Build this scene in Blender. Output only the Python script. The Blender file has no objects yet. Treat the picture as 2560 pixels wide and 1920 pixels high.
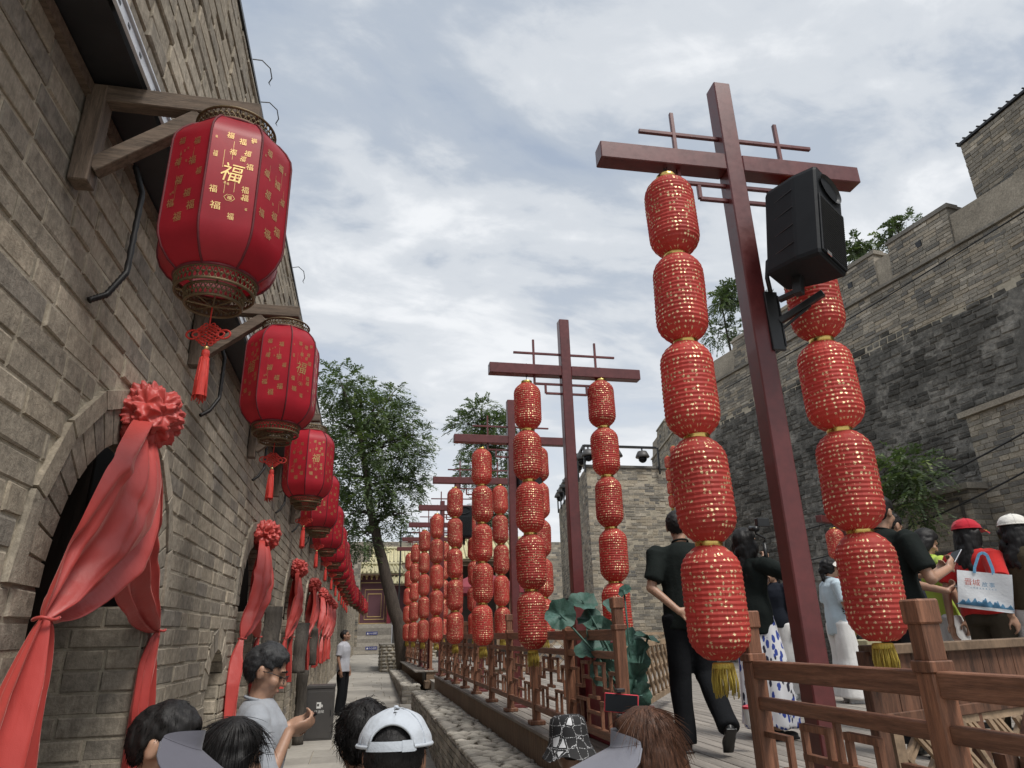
import bpy, bmesh, math, random
import numpy as np
from mathutils import Vector, Matrix, Quaternion, noise
R_ = math.radians
PI = math.pi
rnd = random.Random(7)
scene = bpy.context.scene
col = scene.collection

# ------------------------------------------------------------------ camera
HC = 1.85
FPX = 1690.0
PCX, PCY = 1280.0, 960.0
def camdir(x, y): return Vector((x-PCX, PCY-y, -FPX))
UPV = camdir(1163, -3615).normalized()
FWD = camdir(910, 1588); FWD = (FWD-UPV*FWD.dot(UPV)).normalized()
RGT = FWD.cross(UPV)
CAMROT = Matrix((RGT, FWD, UPV))            # camera space -> world space
CAM = Vector((0, 0, HC))
cd = bpy.data.cameras.new('camera'); cam = bpy.data.objects.new('camera', cd); col.objects.link(cam)
cam.matrix_world = Matrix.Translation(CAM) @ CAMROT.to_4x4()
cd.sensor_fit = 'HORIZONTAL'; cd.sensor_width = 36.0; cd.lens = 36.0*FPX/2560.0
cd.clip_start = 0.05; cd.clip_end = 2000
scene.camera = cam
def ray(x, y): return CAMROT @ camdir(x, y)
def atY(x, y, Y): d = ray(x, y); return CAM+d*(Y/d.y)      # photo pixel -> point on the plane Y
def atX(x, y, X): d = ray(x, y); return CAM+d*(X/d.x)
def atZ(x, y, Z): d = ray(x, y); return CAM+d*((Z-HC)/d.z)

# ------------------------------------------------------------------ sky and sun
SUN_EL, SUN_AZ = R_(58), R_(150)             # azimuth from +Y towards +X
wd = bpy.data.worlds.new('World'); scene.world = wd; wd.use_nodes = True
nt = wd.node_tree; nt.nodes.clear()
def N(nt, typ, **kw):
    n = nt.nodes.new(typ)
    for k, v in kw.items():
        if k == 'inp':
            for kk, vv in v.items(): n.inputs[kk].default_value = vv
        else: setattr(n, k, v)
    return n
def L(nt, a, b): nt.links.new(a, b)
def MATH(nt, op, a, b=None, c=None, clamp=False):
    n = N(nt, 'ShaderNodeMath', operation=op); n.use_clamp = clamp
    for i, x in enumerate((a, b, c)):
        if x is None: continue
        if isinstance(x, (int, float)): n.inputs[i].default_value = x
        else: L(nt, x, n.inputs[i])
    return n.outputs[0]
def RAMP(nt, fac, stops, interp='LINEAR'):
    n = N(nt, 'ShaderNodeValToRGB'); n.color_ramp.interpolation = interp
    e = n.color_ramp.elements
    while len(e) < len(stops): e.new(0.5)
    for el, (p, c) in zip(e, stops):
        el.position = p
        el.color = (c, c, c, 1) if isinstance(c, (int, float)) else (*c, 1)
    if fac is not None: L(nt, fac, n.inputs[0])
    return n.outputs[0]
def MIXC(nt, fac, a, b, mode='MIX'):
    n = N(nt, 'ShaderNodeMix', data_type='RGBA', blend_type=mode)
    for s, x in ((0, fac), (6, a), (7, b)):
        if isinstance(x, (int, float)): n.inputs[s].default_value = x
        elif isinstance(x, (tuple, list)): n.inputs[s].default_value = (*x, 1) if len(x) == 3 else x
        else: L(nt, x, n.inputs[s])
    return n.outputs[2]
def NOISE(nt, vec, scale, detail=4, rough=0.55, dist=0.0):
    n = N(nt, 'ShaderNodeTexNoise'); n.inputs['Scale'].default_value = scale; n.inputs['Detail'].default_value = detail
    n.inputs['Roughness'].default_value = rough; n.inputs['Distortion'].default_value = dist
    if vec is not None: L(nt, vec, n.inputs['Vector'])
    return n.outputs[0]
out = N(nt, 'ShaderNodeOutputWorld')
sky = N(nt, 'ShaderNodeTexSky', sky_type='NISHITA'); sky.sun_disc = False
sky.sun_elevation = SUN_EL; sky.sun_rotation = SUN_AZ; sky.air_density = 1.2; sky.dust_density = 2.0
bg1 = N(nt, 'ShaderNodeBackground'); bg1.inputs[1].default_value = 0.10; L(nt, sky.outputs[0], bg1.inputs[0])
tc = N(nt, 'ShaderNodeTexCoord'); sp = N(nt, 'ShaderNodeSeparateXYZ'); L(nt, tc.outputs['Generated'], sp.inputs[0])
zc = MATH(nt, 'ADD', MATH(nt, 'MAXIMUM', sp.outputs[2], 0.0), 0.30)
cb = N(nt, 'ShaderNodeCombineXYZ'); L(nt, MATH(nt, 'DIVIDE', sp.outputs[0], zc), cb.inputs[0]); L(nt, MATH(nt, 'DIVIDE', sp.outputs[1], zc), cb.inputs[1])
mp = N(nt, 'ShaderNodeMapping'); mp.inputs['Rotation'].default_value = (0, 0, R_(-35)); mp.inputs['Scale'].default_value = (1.0, 1.6, 1); mp.inputs['Location'].default_value = (3.1, 1.7, 0.4)
L(nt, cb.outputs[0], mp.inputs[0])
n1 = NOISE(nt, mp.outputs[0], 2.1, 8, 0.52, 0.4)
n2 = NOISE(nt, mp.outputs[0], 7.5, 8, 0.6, 0.4)
nn = MATH(nt, 'ADD', MATH(nt, 'MULTIPLY', n1, 0.80), MATH(nt, 'MULTIPLY', n2, 0.20))
cov = RAMP(nt, nn, [(0.30, 0.82), (0.40, 0.90), (0.50, 0.98), (1.0, 1.0)])
shade = RAMP(nt, nn, [(0.33, (0.38, 0.435, 0.52)), (0.43, (0.45, 0.50, 0.57)), (0.52, (0.62, 0.655, 0.70)), (0.62, (0.82, 0.84, 0.865)), (0.74, (0.94, 0.945, 0.96))], 'EASE')
hz = RAMP(nt, sp.outputs[2], [(0.0, 0.85), (0.22, 0.55), (0.5, 0.0)])
shade = MIXC(nt, hz, shade, (0.80, 0.82, 0.845))
bg2 = N(nt, 'ShaderNodeBackground'); L(nt, shade, bg2.inputs[0]); bg2.inputs[1].default_value = 0.53
mx = N(nt, 'ShaderNodeMixShader'); L(nt, cov, mx.inputs[0]); L(nt, bg1.outputs[0], mx.inputs[1]); L(nt, bg2.outputs[0], mx.inputs[2]); L(nt, mx.outputs[0], out.inputs[0])
sl = bpy.data.lights.new('sun', 'SUN'); sl.energy = 1.5; sl.angle = R_(20); sl.color = (1.0, 0.955, 0.89)
so = bpy.data.objects.new('sun', sl); col.objects.link(so)
sdir = Vector((math.sin(SUN_AZ)*math.cos(SUN_EL), math.cos(SUN_AZ)*math.cos(SUN_EL), math.sin(SUN_EL)))
so.rotation_euler = (-sdir).to_track_quat('-Z', 'Y').to_euler(); so.location = (0, 0, 30)
vs = scene.view_settings; vs.view_transform = 'Standard'; vs.look = 'None'; vs.gamma = 1.0; vs.exposure = 1.06; vs.use_curve_mapping = False
scene.cycles.max_bounces = 6; scene.cycles.diffuse_bounces = 3; scene.cycles.transparent_max_bounces = 8

# ------------------------------------------------------------------ mesh helpers
class MB:
    def __init__(s): s.v = []; s.f = []; s.m = []; s.c = []; s.col = 0.5; s.mi = 0
    def add(s, vs_, fs_, mi=None, c=None):
        b = len(s.v); s.v += [tuple(x) for x in vs_]
        for f in fs_: s.f.append(tuple(i+b for i in f)); s.m.append(s.mi if mi is None else mi); s.c.append(s.col if c is None else c)
        return s
    def box(s, ctr, sz, rot=None, **k):
        x, y, z = sz[0]/2, sz[1]/2, sz[2]/2
        p = [Vector(q) for q in ((-x,-y,-z),(x,-y,-z),(x,y,-z),(-x,y,-z),(-x,-y,z),(x,-y,z),(x,y,z),(-x,y,z))]
        if rot is not None: p = [rot @ q for q in p]
        c = Vector(ctr)
        return s.add([q+c for q in p], [(3,2,1,0),(4,5,6,7),(0,1,5,4),(1,2,6,5),(2,3,7,6),(3,0,4,7)], **k)
    def bar(s, a, b, w, h, up=(0,0,1), **k):
        a = Vector(a); b = Vector(b); d = (b-a); ln = d.length; d.normalize()
        u = Vector(up); sd = d.cross(u)
        if sd.length < 1e-4: sd = Vector((1,0,0))
        sd.normalize(); u = sd.cross(d)
        R = Matrix((sd, d, u)).transposed()
        return s.box((a+b)/2, (w, ln, h), R, **k)
    def tube(s, pts, rad, n=8, caps=True, **k):
        pts = [Vector(p) for p in pts]; m = len(pts)
        if isinstance(rad, (int, float)): rad = [rad]*m
        vs_ = []; ref = None
        for i, p in enumerate(pts):
            t = (pts[min(i+1, m-1)]-pts[max(i-1, 0)])
            t = t.normalized() if t.length > 1e-9 else Vector((0,0,1))
            if ref is None:
                ref = Vector((1,0,0)) if abs(t.x) < 0.8 else Vector((0,1,0))
            a = (ref-t*ref.dot(t)).normalized(); ref = a; b = t.cross(a)
            for j in range(n):
                an = 2*PI*j/n; vs_.append(p+(a*math.cos(an)+b*math.sin(an))*rad[i])
        fs_ = []
        for i in range(m-1):
            for j in range(n):
                k2 = (j+1) % n; fs_.append((i*n+j, i*n+k2, (i+1)*n+k2, (i+1)*n+j))
        if caps: fs_.append(tuple(reversed(range(n)))); fs_.append(tuple((m-1)*n+j for j in range(n)))
        return s.add(vs_, fs_, **k)
    def lathe(s, prof, n=24, ctr=(0,0,0), ph=0.0, caps=False, **k):
        c = ctr
        vs_ = [(c[0]+r*math.cos(ph+2*PI*j/n), c[1]+r*math.sin(ph+2*PI*j/n), c[2]+z) for r, z in prof for j in range(n)]
        fs_ = []
        for i in range(len(prof)-1):
            for j in range(n):
                k2 = (j+1) % n; fs_.append((i*n+j, i*n+k2, (i+1)*n+k2, (i+1)*n+j))
        if caps: fs_.append(tuple(reversed(range(n)))); fs_.append(tuple((len(prof)-1)*n+j for j in range(n)))
        return s.add(vs_, fs_, **k)
    def ell(s, ctr, r, rot=None, nu=12, nv=8, **k):
        c = Vector(ctr); r = (r, r, r) if isinstance(r, (int, float)) else r
        vs_ = [Vector((0,0,r[2]))]
        for i in range(1, nv):
            th = PI*i/nv
            for j in range(nu): vs_.append(Vector((r[0]*math.sin(th)*math.cos(2*PI*j/nu), r[1]*math.sin(th)*math.sin(2*PI*j/nu), r[2]*math.cos(th))))
        vs_.append(Vector((0,0,-r[2])))
        if rot is not None: vs_ = [rot @ q for q in vs_]
        fs_ = [(0, 1+j, 1+(j+1) % nu) for j in range(nu)]
        for i in range(nv-2):
            for j in range(nu):
                a = 1+i*nu+j; b = 1+i*nu+(j+1) % nu; fs_.append((a, a+nu, b+nu, b))
        e = len(vs_)-1; o = 1+(nv-2)*nu
        fs_ += [(e, o+(j+1) % nu, o+j) for j in range(nu)]
        return s.add([q+c for q in vs_], fs_, **k)
    def cap(s, a, b, ra, rb, n=10, **k):          # capsule
        a = Vector(a); b = Vector(b); d = (b-a).normalized() if (b-a).length > 1e-6 else Vector((0,0,1))
        pts = []; rad = []
        for t in (80, 50, 20): pts.append(a-d*ra*math.sin(R_(t))); rad.append(ra*math.cos(R_(t)))
        for t in (20, 50, 80): pts.append(b+d*rb*math.sin(R_(t))); rad.append(rb*math.cos(R_(t)))
        return s.tube(pts, rad, n, **k)
    def grid(s, fn, nu, nv, **k):
        vs_ = [fn(i/nu, j/nv) for j in range(nv+1) for i in range(nu+1)]
        return s.add(vs_, [(j*(nu+1)+i, j*(nu+1)+i+1, (j+1)*(nu+1)+i+1, (j+1)*(nu+1)+i) for j in range(nv) for i in range(nu)], **k)
    def mesh(s, name='mesh', smooth=False, bevel=0):
        me = bpy.data.meshes.new(name); me.from_pydata(s.v, [], s.f)
        me.polygons.foreach_set('material_index', s.m)
        at = me.attributes.new('rnd', 'FLOAT', 'FACE'); at.data.foreach_set('value', s.c)
        if bevel:
            bm = bmesh.new(); bm.from_mesh(me)
            bmesh.ops.bevel(bm, geom=list(bm.edges), offset=bevel, segments=1, affect='EDGES', profile=0.5)
            bm.to_mesh(me); bm.free()
        if smooth: me.polygons.foreach_set('use_smooth', [True]*len(me.polygons))
        me.update(); return me

WL = {}
def place(name, data, mats, parent=None, loc=(0,0,0), rz=0.0, world=False):
    o = bpy.data.objects.new(name, data); col.objects.link(o)
    if data is not None and mats is not None and not data.materials:
        for m in (mats if isinstance(mats, (list, tuple)) else [mats]): data.materials.append(m)
    if parent is not None:
        o.parent = parent
        if world:
            o.location = -WL.get(parent.name, Vector((0,0,0))); WL[o.name] = Vector((0,0,0))
        else: o.location = loc
    else:
        o.location = loc; WL[o.name] = Vector(loc)
    if rz: o.rotation_euler[2] = rz
    return o
def tag(o, label=None, cat=None, group=None, kind=None):
    if label: o['label'] = label
    if cat: o['category'] = cat
    if group: o['group'] = group
    if kind: o['kind'] = kind
    return o
def thing(name, label, cat, loc=(0,0,0), rz=0.0, group=None):
    o = bpy.data.objects.new(name, None); col.objects.link(o); o.location = loc; o.rotation_euler[2] = rz
    o.empty_display_size = 0.1; WL[o.name] = Vector(loc); return tag(o, label, cat, group)
def part(name, mb, mats, parent, smooth=False, bevel=0, world=False, loc=(0,0,0), rz=0.0):
    me = mb.mesh(name, smooth, bevel) if isinstance(mb, MB) else mb
    return place(name, me, mats, parent, loc, rz, world)
def struct(name, mb, mats, smooth=False):
    return tag(place(name, mb.mesh(name, smooth), mats), kind='structure')
def copytree(o, parent=None):
    c = o.copy(); col.objects.link(c); c.parent = parent
    for ch in o.children: copytree(ch, c)
    return c
tmp = bpy.data.scenes.new('tmp_scene')
def evaluate(data, mods=()):
    ob = bpy.data.objects.new('tmp', data); tmp.collection.objects.link(ob)
    for typ, kw in mods:
        m = ob.modifiers.new(typ, typ)
        for k, v in kw.items(): setattr(m, k, v)
    with bpy.context.temp_override(scene=tmp, view_layer=tmp.view_layers[0]): dg = bpy.context.evaluated_depsgraph_get()
    dg.update()
    me = bpy.data.meshes.new_from_object(ob.evaluated_get(dg)); me.materials.clear()
    bpy.data.objects.remove(ob); return me
def fuse(mb, voxel=0.01, it=4, disp=0.0, dscale=12.0, squash=(1,1,1), seed=0.0):
    src = mb.mesh('tmp')
    me = evaluate(src, (('REMESH', dict(mode='VOXEL', voxel_size=voxel, use_smooth_shade=True)), ('SMOOTH', dict(factor=0.5, iterations=it))))
    bpy.data.meshes.remove(src)
    if disp:
        nv = len(me.vertices); co = np.empty(nv*3); no = np.empty(nv*3)
        me.vertices.foreach_get('co', co); me.vertices.foreach_get('normal', no)
        co = co.reshape(-1, 3); no = no.reshape(-1, 3)
        d = np.array([noise.noise(Vector((p[0]*dscale*squash[0]+seed, p[1]*dscale*squash[1], p[2]*dscale*squash[2]+seed))) for p in co])
        co += no*(d*disp)[:, None]; me.vertices.foreach_set('co', co.ravel()); me.update()
    me.polygons.foreach_set('use_smooth', [True]*len(me.polygons))
    return me
GL = {}
def glyph(ch):
    if ch not in GL:
        cu = bpy.data.curves.new('glyph', 'FONT'); cu.body = ch; cu.size = 1.0; cu.align_x = 'CENTER'; cu.align_y = 'CENTER'; cu.resolution_u = 2
        me = evaluate(cu)
        vs_ = [Vector(v.co) for v in me.vertices]; fs_ = [tuple(p.vertices) for p in me.polygons]
        if vs_:
            x0 = min(v.x for v in vs_); x1 = max(v.x for v in vs_); y0 = min(v.y for v in vs_); y1 = max(v.y for v in vs_)
            w = max(x1-x0, 1e-3); h = max(y1-y0, 1e-3); s_ = 1/max(w, h)
            vs_ = [Vector(((v.x-(x0+x1)/2)*s_, (v.y-(y0+y1)/2)*s_, 0)) for v in vs_]
        GL[ch] = (vs_, fs_)
    return GL[ch]
def write(mb, ch, o, u, v, size, sx=1.0, shear=0.0, **k):          # a character of the given height at o in the plane u, v
    vs_, fs_ = glyph(ch); o = Vector(o); u = Vector(u); v = Vector(v)
    mb.add([o+u*((p.x+shear*p.y)*size*sx)+v*(p.y*size) for p in vs_], fs_, **k)

# ------------------------------------------------------------------ materials
def newmat(name):
    m = bpy.data.materials.new(name); m.use_nodes = True; nt = m.node_tree; nt.nodes.clear()
    o = N(nt, 'ShaderNodeOutputMaterial'); b = N(nt, 'ShaderNodeBsdfPrincipled'); L(nt, b.outputs[0], o.inputs[0])
    return m, nt, b, o
def objco(nt, scale=(1,1,1), rot=(0,0,0)):
    t = N(nt, 'ShaderNodeTexCoord'); mp = N(nt, 'ShaderNodeMapping'); mp.inputs['Scale'].default_value = scale; mp.inputs['Rotation'].default_value = rot
    L(nt, t.outputs['Object'], mp.inputs[0]); return mp.outputs[0]
def bump(nt, b, h, strength, dist):
    n = N(nt, 'ShaderNodeBump'); n.inputs['Strength'].default_value = strength; n.inputs['Distance'].default_value = dist
    L(nt, h, n.inputs['Height']); L(nt, n.outputs[0], b.inputs['Normal']); return n
def dk(c, k): return tuple(max(0, x*k) for x in c)
def worn(name, c, var=0.35, scale=6.0, rough=0.7, stretch=(1,1,1), bs=40.0, bstr=0.3, bd=0.004, metal=0.0, rndvar=0.0, c2=None, coat=0.0, sheen=0.0, spec=0.5, patch=0.5, pw=0.2):
    m, nt, b, o = newmat(name)
    co = objco(nt, stretch)
    n1 = NOISE(nt, co, scale, 6, 0.6, 0.3); n2 = NOISE(nt, co, scale*7.3, 4, 0.6)
    f = MATH(nt, 'ADD', MATH(nt, 'MULTIPLY', n1, 0.65), MATH(nt, 'MULTIPLY', n2, 0.35))
    lo = dk(c, 1-var); hi = c2 if c2 else dk(c, 1+var)
    cc = RAMP(nt, f, [(patch-pw, lo), (patch, c), (patch+pw, hi)])
    if rndvar:
        at = N(nt, 'ShaderNodeAttribute', attribute_name='rnd'); oi = N(nt, 'ShaderNodeObjectInfo')
        r = MATH(nt, 'FRACT', MATH(nt, 'ADD', at.outputs['Fac'], oi.outputs['Random']))
        cc = MIXC(nt, 1.0, cc, RAMP(nt, r, [(0, 1-rndvar), (1, 1+rndvar)]), 'MULTIPLY')
    L(nt, cc, b.inputs['Base Color'])
    L(nt, MATH(nt, 'ADD', MATH(nt, 'MULTIPLY', n2, 0.25), rough-0.125, clamp=True), b.inputs['Roughness'])
    b.inputs['Metallic'].default_value = metal; b.inputs['Coat Weight'].default_value = coat; b.inputs['Sheen Weight'].default_value = sheen; b.inputs['Specular IOR Level'].default_value = spec
    if bstr: bump(nt, b, NOISE(nt, co, bs, 5, 0.65), bstr, bd)
    return m
def brickmat(name, c, c_dark, c_warm, var=0.3):
    m, nt, b, o = newmat(name); co = objco(nt)
    at = N(nt, 'ShaderNodeAttribute', attribute_name='rnd'); oi = N(nt, 'ShaderNodeObjectInfo')
    r = MATH(nt, 'FRACT', MATH(nt, 'ADD', at.outputs['Fac'], oi.outputs['Random']))
    base = RAMP(nt, r, [(0, c_dark), (0.25, dk(c, 0.85)), (0.6, c), (0.85, c_warm), (1, dk(c, 1+var))])
    n1 = NOISE(nt, co, 1.3, 5, 0.6, 0.4); n2 = NOISE(nt, co, 24, 6, 0.68, 0.3); n3 = NOISE(nt, objco(nt, (60, 60, 14)), 1.6, 4, 0.6)
    cc = MIXC(nt, 1.0, base, RAMP(nt, n1, [(0.3, 0.72), (0.7, 1.25)]), 'MULTIPLY')
    cc = MIXC(nt, 1.0, cc, RAMP(nt, n2, [(0.3, 0.66), (0.5, 1.0), (0.72, 1.36)]), 'MULTIPLY')
    cc = MIXC(nt, 1.0, cc, RAMP(nt, n3, [(0.35, 0.86), (0.65, 1.12)]), 'MULTIPLY')
    lime = RAMP(nt, NOISE(nt, co, 5.0, 7, 0.72, 0.8), [(0.58, 0.0), (0.72, 0.5)])
    cc = MIXC(nt, lime, cc, (0.36, 0.32, 0.25))
    L(nt, cc, b.inputs['Base Color']); b.inputs['Roughness'].default_value = 0.9; b.inputs['Specular IOR Level'].default_value = 0.25
    h = MATH(nt, 'ADD', n2, MATH(nt, 'MULTIPLY', NOISE(nt, co, 90, 4, 0.7), 0.6))
    bump(nt, b, h, 0.55, 0.008); return m
def glossmat(name, c, rough=0.3, metal=0.0, coat=0.0, trans=0.0, alpha=1.0):
    m, nt, b, o = newmat(name); b.inputs['Base Color'].default_value = (*c, 1); b.inputs['Roughness'].default_value = rough
    b.inputs['Metallic'].default_value = metal; b.inputs['Coat Weight'].default_value = coat; b.inputs['Transmission Weight'].default_value = trans
    co = objco(nt); bump(nt, b, NOISE(nt, co, 60, 3), 0.05, 0.002)
    return m
M = {}
M['brick'] = brickmat('grey_brick', (0.330, 0.290, 0.232), (0.235, 0.212, 0.180), (0.365, 0.315, 0.245))
M['brick2'] = brickmat('pale_brick', (0.285, 0.258, 0.215), (0.14, 0.135, 0.125), (0.34, 0.29, 0.22), 0.45)
M['mortar'] = worn('mortar', (0.40, 0.355, 0.275), 0.35, 8, 0.95, bs=70, bstr=0.6, bd=0.01)
M['stone'] = worn('rubble_stone', (0.27, 0.25, 0.22), 0.35, 9, 0.85, rndvar=0.4, bs=30, bstr=0.6, bd=0.01)
M['cobble'] = worn('cobble_stone', (0.36, 0.335, 0.29), 0.3, 7, 0.75, rndvar=0.38, bs=35, bstr=0.5, bd=0.006)
M['darkstone'] = worn('black_weathered_stone', (0.118, 0.112, 0.100), 0.55, 1.1, 0.95, rndvar=0.45, bs=14, bstr=1.0, bd=0.05, c2=(0.30, 0.28, 0.245), patch=0.50, spec=.2)
M['slate'] = worn('slate_ledge', (0.17, 0.145, 0.12), 0.45, 3, 0.9, rndvar=0.45, bs=24, bstr=0.8, bd=0.02)
M['pave'] = worn('paving_slab', (0.33, 0.31, 0.275), 0.22, 2.2, 0.85, rndvar=0.12, bs=60, bstr=0.25, bd=0.003)
M['ground'] = worn('ground_earth', (0.24, 0.22, 0.19), 0.3, 0.8, 0.95, bs=15, bstr=0.4, bd=0.01)
M['roofdark'] = worn('dark_soffit', (0.018, 0.019, 0.022), 0.4, 5, 0.55, bstr=0.1)
M['white_strip'] = worn('white_metal_trim', (0.62, 0.65, 0.70), 0.25, 10, 0.4, bstr=0.05)
M['bracket'] = worn('weathered_timber', (0.125, 0.092, 0.068), 0.42, 5, 0.8, stretch=(9,9,1), bs=16, bstr=0.5, bd=0.004, pw=0.11)
M['bracketH'] = worn('weathered_timber_level', (0.125, 0.092, 0.068), 0.42, 5, 0.8, stretch=(1,9,9), bs=16, bstr=0.5, bd=0.004, pw=0.11)
M['oldwood'] = worn('old_grey_wood', (0.075, 0.066, 0.056), 0.6, 4, 0.9, stretch=(8,8,1), bs=12, bstr=0.9, bd=0.02)
M['door'] = worn('dark_door', (0.035, 0.024, 0.018), 0.4, 3, 0.6, stretch=(8,8,1), bs=12, bstr=0.3)
M['fence'] = worn('stained_fence_wood', (0.190, 0.084, 0.047), 0.52, 3.5, 0.55, stretch=(14,14,1), bs=9, bstr=0.8, bd=0.005, rndvar=0.18, c2=(0.33, 0.150, 0.085), pw=0.17)
M['fenceY'] = worn('stained_fence_rail', (0.182, 0.084, 0.049), 0.52, 3.5, 0.55, stretch=(14,1,14), bs=9, bstr=0.8, bd=0.005, rndvar=0.18, c2=(0.31, 0.150, 0.09), pw=0.17)
M['fascia'] = worn('brown_fascia_board', (0.165, 0.112, 0.072), 0.35, 4, 0.75, stretch=(1,6,1), bs=14, bstr=0.3, rndvar=0.1, pw=0.11)
M['deck'] = worn('weathered_deck', (0.245, 0.222, 0.196), 0.28, 3, 0.75, stretch=(9,0.8,9), bs=16, bstr=0.4, bd=0.003, rndvar=0.16, pw=0.11)
M['panelwood'] = worn('panel_wood', (0.105, 0.050, 0.030), 0.6, 3, 0.65, stretch=(6,6,0.8), bs=14, bstr=0.4, rndvar=0.2, pw=0.11)
M['lattice'] = worn('lattice_wood', (0.30, 0.215, 0.14), 0.35, 5, 0.7, bs=20, bstr=0.3, rndvar=0.15, pw=0.11)
M['pole'] = worn('maroon_paint', (0.105, 0.021, 0.021), 0.38, 3.5, 0.38, bs=45, bstr=0.12, bd=0.002, coat=0.15)
M['blackplastic'] = worn('black_speaker_plastic', (0.015, 0.017, 0.020), 0.25, 6, 0.62, bs=260, bstr=0.35, bd=0.001, spec=0.22)
M['black'] = worn('black_metal', (0.014, 0.015, 0.016), 0.3, 8, 0.4, bstr=0.05)
M['brass'] = worn('brass_band', (0.62, 0.43, 0.13), 0.2, 8, 0.26, metal=1.0, bs=40, bstr=0.1)
M['filigree'] = worn('aged_brass_filigree', (0.155, 0.112, 0.062), 0.35, 20, 0.5, metal=0.55, bs=90, bstr=0.5, bd=0.002)
M['gold'] = worn('gold_print', (0.66, 0.47, 0.20), 0.15, 10, 0.34, metal=0.75, bstr=0)
M['rib'] = worn('dark_red_piping', (0.115, 0.010, 0.016), 0.3, 30, 0.7, bs=200, bstr=0.5, bd=0.002)
M['tassel_red'] = worn('red_tassel', (0.50, 0.030, 0.020), 0.35, 30, 0.6, stretch=(12,12,1), bs=20, bstr=0.7, bd=0.003)
M['tassel_gold'] = worn('gold_tassel', (0.55, 0.42, 0.075), 0.45, 12, 0.6, stretch=(8,8,1), bs=30, bstr=0.6, bd=0.003)
M['greybin'] = worn('grey_bin_metal', (0.065, 0.062, 0.060), 0.15, 3, 0.5, bstr=0.05)
M['white'] = worn('white_paint', (0.78, 0.78, 0.76), 0.08, 5, 0.5, bstr=0.05)
M['whitecloth'] = worn('white_cloth', (0.68, 0.70, 0.72), 0.1, 4, 0.85, bs=22, bstr=0.35, bd=0.01, sheen=0.2)
M['signblue'] = worn('blue_sign', (0.035, 0.045, 0.20), 0.1, 4, 0.4, bstr=0)
M['purple'] = worn('plum_wall', (0.105, 0.042, 0.055), 0.15, 2, 0.75, bstr=0.1)
M['crimson'] = worn('crimson_column', (0.24, 0.028, 0.045), 0.15, 3, 0.5, bstr=0.05)
M['ytile'] = worn('yellow_glazed_tile', (0.42, 0.385, 0.235), 0.3, 5, 0.6, rndvar=0.2, bstr=0.2)
M['goldline'] = worn('painted_gold_line', (0.50, 0.36, 0.16), 0.2, 5, 0.5, bstr=0)
M['bark'] = worn('bark', (0.060, 0.046, 0.036), 0.5, 5, 0.95, stretch=(4,4,0.7), bs=9, bstr=1.0, bd=0.03)
M['wire'] = worn('black_cable', (0.012, 0.012, 0.013), 0.2, 8, 0.5, bstr=0)
M['glass'] = glossmat('dark_glass', (0.006, 0.007, 0.009), 0.30, 0, 0.0); M['glass'].node_tree.nodes['Principled BSDF'].inputs['Specular IOR Level'].default_value = 0.18
M['silver'] = glossmat('silver_case', (0.55, 0.56, 0.58), 0.25, 0.8)
M['redplastic'] = glossmat('red_plastic', (0.55, 0.04, 0.06), 0.35)
M['canopy'] = worn('maroon_canopy', (0.22, 0.03, 0.045), 0.2, 4, 0.7)
def ribbed(name):
    m = worn(name, (0.014, 0.015, 0.017), 0.2, 8, 0.55, bstr=0)
    return m
def leafmat(name, c, var=0.5):
    m, nt, b, o = newmat(name)
    at = N(nt, 'ShaderNodeAttribute', attribute_name='rnd')
    cc = RAMP(nt, at.outputs['Fac'], [(0, dk(c, 1-var)), (0.6, c), (1, (c[0]*1.9, c[1]*1.6, c[2]*1.2))])
    L(nt, cc, b.inputs['Base Color']); b.inputs['Roughness'].default_value = 0.55
    t = N(nt, 'ShaderNodeBsdfTranslucent'); L(nt, MIXC(nt, 1.0, cc, (1.0, 1.15, 0.5), 'MULTIPLY'), t.inputs[0])
    mx = N(nt, 'ShaderNodeMixShader'); mx.inputs[0].default_value = 0.3; L(nt, b.outputs[0], mx.inputs[1]); L(nt, t.outputs[0], mx.inputs[2]); L(nt, mx.outputs[0], o.inputs[0])
    return m
M['leaf'] = leafmat('locust_leaf', (0.092, 0.140, 0.056))
M['leaf2'] = leafmat('shrub_leaf', (0.095, 0.140, 0.062))
M['lotus'] = worn('fabric_lotus_leaf', (0.030, 0.085, 0.062), 0.6, 7, 0.62, bs=12, bstr=0.7, bd=.012, c2=(0.085, 0.165, 0.15))
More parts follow.
